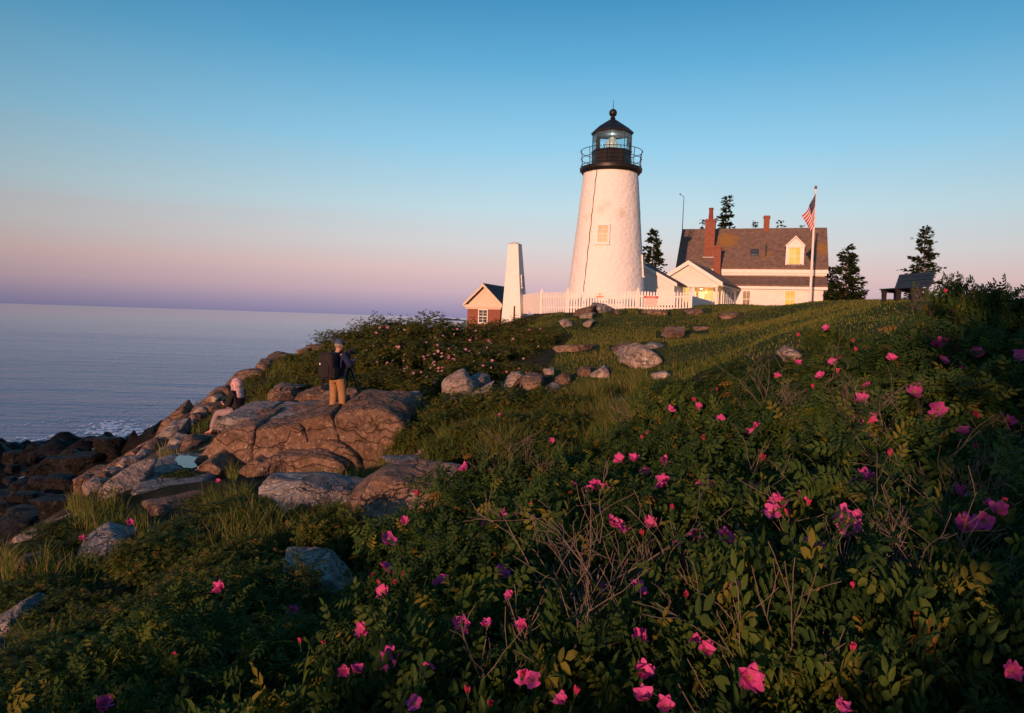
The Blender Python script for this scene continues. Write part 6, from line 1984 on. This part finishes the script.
tj = [(0,0,.95,.165,.125), (-.10,0,.84,.118,.115), (-.12,.03,.47,.09,.092), (-.13,0,.10,.078,.085), (.10,0,.84,.118,.115), (.13,.04,.47,.09,.092), (.15,.01,.10,.078,.085), (-.13,0,.05,.078,.085), (.15,.01,.05,.078,.085)]
cloth_skin('trousers', tj, [(0,1),(1,2),(2,3),(3,7),(0,4),(4,5),(5,6),(6,8)], M['khaki'], man)
jj = [(0,0,1.08,.175,.135), (0,0,.86,.185,.145), (0,0,1.30,.19,.14), (0,.02,1.45,.085,.08), (0,.03,1.52,.08,.075), (-.19,0,1.41,.085), (-.28,.09,1.15,.07), (-.10,.29,1.19,.052), (.19,0,1.41,.085), (.31,.07,1.16,.072), (.15,.29,1.25,.052)]
cloth_skin('jacket', jj, [(0,1),(0,2),(2,3),(3,4),(2,5),(5,6),(6,7),(2,8),(8,9),(9,10)], M['navy'], man)
for s, x in ((-1, -.13), (1, .155)):
    cloth_skin('shoe', [(x, -.06, .05, .05, .045), (x, .05, .05, .052, .045), (x + s * .02, .18, .035, .048, .032)], [(0,1),(1,2)], M['shoe'], man)
ellipsoid('hair', (0, .03, 1.635), (.092, .10, .085), M['hairgrey'], man)
cap = ellipsoid('cap', (0, .045, 1.675), (.102, .118, .095), M['capblue'], man, cut=1.665)
MB().prism([(-.085, .10), (-.06, .19), (0, .235), (.06, .19), (.085, .10), (.0, .12)], 'z', 1.655, 1.672).build('cap_brim', M['capblue'], cap)
for s in (-1, 1):
    ellipsoid('ear', (s * .088, .045, 1.605), (.012, .022, .034), M['skin'], man, 2)
    ellipsoid('eye', (s * .032, .128, 1.628), (.014, .010, .010), M['eye'], man, 2)
ellipsoid('mouth', (0, .122, 1.545), (.026, .010, .008), M['lip'], man, 2)

pk = empty('backpack', tuple(mp_), R(-28), "black backpack with maroon trim worn on the man's back", 'backpack')
pk.location = tuple(mp_ + np.array([0, 0, 0]))
def soft_box(name, c, ext, mat, parent, seed, p=6, amp=.03):
    pl = [(np.array(n, float), abs(float(np.dot(n, ext)))) for n in ((1,0,0),(-1,0,0),(0,1,0),(0,-1,0),(0,0,1),(0,0,-1))]
    V, Fc = soft_body(pl, np.array(ext, float), np.zeros(3), seed, p, amp, 1.5, 4)
    return link(name, np_mesh(name, V + np.array(c), [Fc], smooth=True), parent, mat)
soft_box('pack_body', (-.02, -.27, 1.17), (.20, .13, .30), M['blackcloth'], pk, 3)
soft_box('front_pocket', (-.03, -.395, 1.08), (.155, .045, .17), M['blackcloth'], pk, 4)
soft_box('side_pocket', (.17, -.26, 1.02), (.045, .09, .12), M['blackcloth'], pk, 5)
MB().tube([(-.18, -.39, .94), (-.185, -.40, 1.2), (-.12, -.39, 1.36), (.06, -.39, 1.38), (.12, -.40, 1.2), (.12, -.39, .94)], .010, 6).build('piping', M['maroon'], pk)
MB().box(-.12, -.09, -.452, -.44, 1.2, 1.235).build('badge', M['whitepaint'], pk)
for s in (-1, 1):
    MB().tube([(s * .11, -.16, 1.42), (s * .13, -.02, 1.51), (s * .15, .13, 1.38), (s * .16, .14, 1.2), (s * .17, 0, 1.02), (s * .15, -.18, .96)], .022, 8).build('shoulder_strap', M['blackcloth'], pk)
MB().tube([(-.24, -.2, 1.0), (-.27, -.2, .86), (-.27, -.18, .62)], [.03, .035, .03], 8).build('hanging_strap', M['blackcloth'], pk)

tb = P(351, 404, 16.9)
tg = float(tb[2])
tcam = P(349.5, 352.5, 16.75)
tr = empty('tripod', (tcam[0], tcam[1], tg), R(-28), 'black tripod standing in front of the man with a camera on top', 'tripod')
Ht = tcam[2] - tg
MB().tube([(0, 0, Ht * .55), (0, 0, Ht - .12)], .02, 8).build('column', M['camblack'], tr)
soft_box('head', (0, 0, Ht - .1), (.035, .035, .05), M['camblack'], tr, 8, 6, 0)
for k in range(3):
    a = R(30 + 120 * k)
    MB().tube([(.03 * math.cos(a), .03 * math.sin(a), Ht * .72), (.22 * math.cos(a), .22 * math.sin(a), Ht * .3), (.34 * math.cos(a), .34 * math.sin(a), -.12)], [.03, .024, .018], 8).build('leg', M['camblack'], tr)
cm = empty('camera', (tcam[0], tcam[1], tcam[2] - .05), R(-28), 'black camera with lens mounted on the tripod', 'camera')
cb = MB(); cb.box(-.075, .075, -.035, .035, 0, .095); cb.prism([(-.035, .0955), (.035, .0955), (.025, .13), (-.025, .13)], 'y', -.03, .03); cb.box(-.075, -.04, -.05, .0, .012, .09)
cb.build('camera_body', M['camblack'], cm, bevel=.004)
MB().tube([(0, .0355, .047), (0, .09, .047), (0, .0905, .047), (0, .17, .047)], [.036, .038, .042, .044], 16).build('lens', M['camblack'], cm)

# ---- the seated woman
wp = P(237, 416.5, 17.9)
wo = empty('person', tuple(wp), R(72), 'woman in pink white headscarf and black jacket sitting on a rock', 'person')
J = {'pelvis': (0,0,.10,.13,.11), 'spine': (0,-.02,.28,.115,.09), 'chest': (0,0,.46,.13,.10), 'neck': (0,.04,.58,.05), 'jaw': (0,.095,.64,.055,.06), 'head': (0,.08,.715,.07,.085), 'crown': (0,.06,.775,.05,.055),
     'sh_l': (-.165,0,.53,.05), 'el_l': (-.20,.06,.27,.04), 'wr_l': (-.05,.28,.235,.026), 'sh_r': (.165,0,.53,.05), 'el_r': (.20,.06,.27,.04), 'wr_r': (.05,.28,.235,.026),
     'hip_l': (-.09,.03,.09,.085), 'kn_l': (-.10,.43,.06,.055), 'an_l': (-.09,.60,-.36,.04), 'to_l': (-.10,.76,-.42,.035,.028), 'hip_r': (.09,.03,.09,.085), 'kn_r': (.10,.41,.05,.055), 'an_r': (.09,.56,-.37,.04), 'to_r': (.10,.72,-.43,.035,.028), 'nose': (0,.175,.655,.012)}
link('body', body_mesh(J, ((.45,.8,.25), (.4,-.2,.8), .7), ((-.45,.8,.25), (-.4,-.2,.8), .7)), wo, M['skin'])
cloth_skin('trousers', [(0,0,.11,.165,.13), (-.09,.05,.09,.11), (-.10,.43,.065,.078), (-.09,.59,-.31,.062), (.09,.05,.09,.11), (.10,.41,.055,.078), (.09,.55,-.32,.062)], [(0,1),(1,2),(2,3),(0,4),(4,5),(5,6)], M['mauve'], wo)
cloth_skin('jacket', [(0,-.01,.28,.165,.13), (0,0,.08,.185,.15), (0,0,.46,.165,.13), (0,.02,.56,.08,.075), (-.165,0,.53,.075), (-.215,.05,.27,.062), (-.075,.245,.24,.045), (.165,0,.53,.075), (.215,.05,.27,.062), (.075,.245,.24,.045)], [(0,1),(0,2),(2,3),(2,4),(4,5),(5,6),(2,7),(7,8),(8,9)], M['blackcloth'], wo)
hood = ellipsoid('headscarf', (0, .015, .712), (.108, .118, .128), M['scarf'], wo)
cloth_skin('scarf_drape', [(0,.015,.60,.115,.10), (0,.01,.67,.095,.09), (0,.0,.53,.185,.125), (0,.09,.47,.12,.07), (-.03,.115,.36,.07,.04), (0,-.09,.46,.14,.05), (0,-.115,.40,.10,.03)], [(0,1),(0,2),(2,3),(3,4),(2,5),(5,6)], M['scarf'], hood)
for s, (y, z) in ((-1, (.60, -.40)), (1, (.56, -.41))):
    cloth_skin('shoe', [(s * .09, y - .04, z, .045, .04), (s * .095, y + .06, z, .046, .04), (s * .10, y + .17, z - .03, .042, .03)], [(0,1),(1,2)], M['shoe'], wo)
    ellipsoid('eye', (s * .028, .152, .705), (.012, .009, .007), M['eye'], wo, 2)
ellipsoid('mouth', (0, .148, .628), (.022, .010, .007), M['lip'], wo, 2)
ph_ = empty('phone', tuple(wp), R(72), "small dark phone held in the seated woman's hands", 'phone')
MB().prism([(-.035, 0), (.035, 0), (.035, .008), (-.035, .008)], 'y', 0, .14).build('case', M['camblack'], ph_, bevel=.002)
v = Matrix.Rotation(R(72), 3, 'Z') @ Vector((0, .36, .30)); ph_.location = tuple(wp + np.array(v[:])); ph_.rotation_euler = (R(35), 0, R(72))

wo.scale = (1.16, 1.16, 1.16)
# ------------------------------------------------------------------ sky, sun, camera
SUN_EL, SUN_AZ = R(6.5), R(23.5)        # light travels forward and to the right
w = bpy.data.worlds.new('World'); scene.world = w; w.use_nodes = True
nt = w.node_tree
bg = nt.nodes['Background']
sky = nt.nodes.new('ShaderNodeTexSky'); sky.sky_type = 'NISHITA'; sky.sun_disc = False
sky.sun_elevation = SUN_EL; sky.sun_rotation = math.pi + SUN_AZ
tc = nt.nodes.new('ShaderNodeTexCoord')
sp = nt.nodes.new('ShaderNodeSeparateXYZ'); nt.links.new(tc.outputs['Generated'], sp.inputs[0])
def srgb(r, g, b):
    f = lambda c: (c / 255 / 12.92) if c / 255 <= .04045 else ((c / 255 + .055) / 1.055) ** 2.4
    return (f(r), f(g), f(b))
z = sp.outputs['Z']
f0 = mth(nt, 'MULTIPLY', z, 2.0, clamp=True)
front = ramp(nt, f0, [(0.0, srgb(146, 140, 178)), (0.03, srgb(172, 156, 186)), (0.07, srgb(208, 178, 192)), (0.13, srgb(228, 198, 198)), (0.20, srgb(220, 216, 218)), (0.30, srgb(198, 224, 234)), (0.46, srgb(152, 210, 240)), (0.66, srgb(98, 176, 220)), (0.85, srgb(50, 136, 188)), (1.0, srgb(28, 102, 154))])
# thin pink streaks low over the sea
mp = nt.nodes.new('ShaderNodeMapping'); mp.inputs['Scale'].default_value = (1.2, 1.2, 26)
nt.links.new(tc.outputs['Generated'], mp.inputs['Vector'])
st = noise(nt, 1.6, 4, 0.55, mp.outputs['Vector'], .3)
band = mth(nt, 'MULTIPLY', mth(nt, 'SUBTRACT', 1.0, mth(nt, 'MULTIPLY', mth(nt, 'ABSOLUTE', mth(nt, 'SUBTRACT', z, 0.13)), 9.0), clamp=True), mth(nt, 'MULTIPLY', mth(nt, 'SUBTRACT', st, 0.5), 3.0, clamp=True))
lefty = mth(nt, 'MULTIPLY', mth(nt, 'SUBTRACT', 0.15, sp.outputs['X']), 2.0, clamp=True)
front = mixc(nt, mth(nt, 'MULTIPLY', mth(nt, 'MULTIPLY', band, lefty), 0.32), front, srgb(228, 190, 190))
# lens vignette painted into the sky colour, strongest toward the left
az = mth(nt, 'SUBTRACT', sp.outputs['X'], 0.16)
dk = mth(nt, 'SUBTRACT', 1.0, mth(nt, 'MULTIPLY', mth(nt, 'MULTIPLY', az, az), 0.62), clamp=True)
dk = mth(nt, 'MAXIMUM', dk, 0.55)
front = mixc(nt, 1.0, front, dk, 'MULTIPLY')
# sunward half: warm glow round the low sun
sd = (-math.sin(SUN_AZ) * math.cos(SUN_EL), -math.cos(SUN_AZ) * math.cos(SUN_EL), math.sin(SUN_EL))
dt = node(nt, 'ShaderNodeVectorMath', operation='DOT_PRODUCT'); nt.links.new(tc.outputs['Generated'], dt.inputs[0]); dt.inputs[1].default_value = sd
warm = ramp(nt, f0, [(0.0, (0.46, 0.27, 0.17)), (0.3, (0.46, 0.38, 0.33)), (0.8, (0.17, 0.30, 0.45)), (1.0, (0.06, 0.16, 0.32))])
mixf = mth(nt, 'MULTIPLY', mth(nt, 'ADD', dt.outputs['Value'], 0.1), 1.2, clamp=True)
grad = mixc(nt, mixf, front, warm)
# gradient scaled so that a background strength of 0.1 gives it back, blended with the Nishita sky
scl = mixc(nt, 1.0, grad, (10.0, 10.0, 10.0), 'MULTIPLY')
tot = mixc(nt, 0.94, sky.outputs['Color'], scl)
nt.links.new(tot, bg.inputs['Color'])
bg.inputs['Strength'].default_value = 0.1

S = bpy.data.lights.new('sun', 'SUN'); S.energy = 4.8; S.angle = R(0.5); S.color = (1.0, 0.50, 0.31)
so = bpy.data.objects.new('sun', S); COL.objects.link(so)
so.rotation_euler = Vector(sd).to_track_quat('Z', 'Y').to_euler()

cam = bpy.data.cameras.new('camera'); co_ = bpy.data.objects.new('camera', cam); COL.objects.link(co_)
cam.sensor_fit = 'HORIZONTAL'; cam.sensor_width = 36; cam.lens = F / W * 36
cam.clip_start = 0.05; cam.clip_end = 60000
mt = Matrix((( CR[0], CU[0], -_F[0], 0), (CR[1], CU[1], -_F[1], 0), (CR[2], CU[2], -_F[2], 0), (0, 0, 0, 1)))
co_.matrix_world = mt
scene.camera = co_
scene.view_settings.view_transform = 'Standard'; scene.view_settings.look = 'None'
scene.view_settings.gamma = 1.0; scene.view_settings.exposure = 0.0; scene.view_settings.use_curve_mapping = False
scene.cycles.use_denoising = True
scene.cycles.max_bounces = 6; scene.cycles.transparent_max_bounces = 16
scene.cycles.sample_clamp_indirect = 4
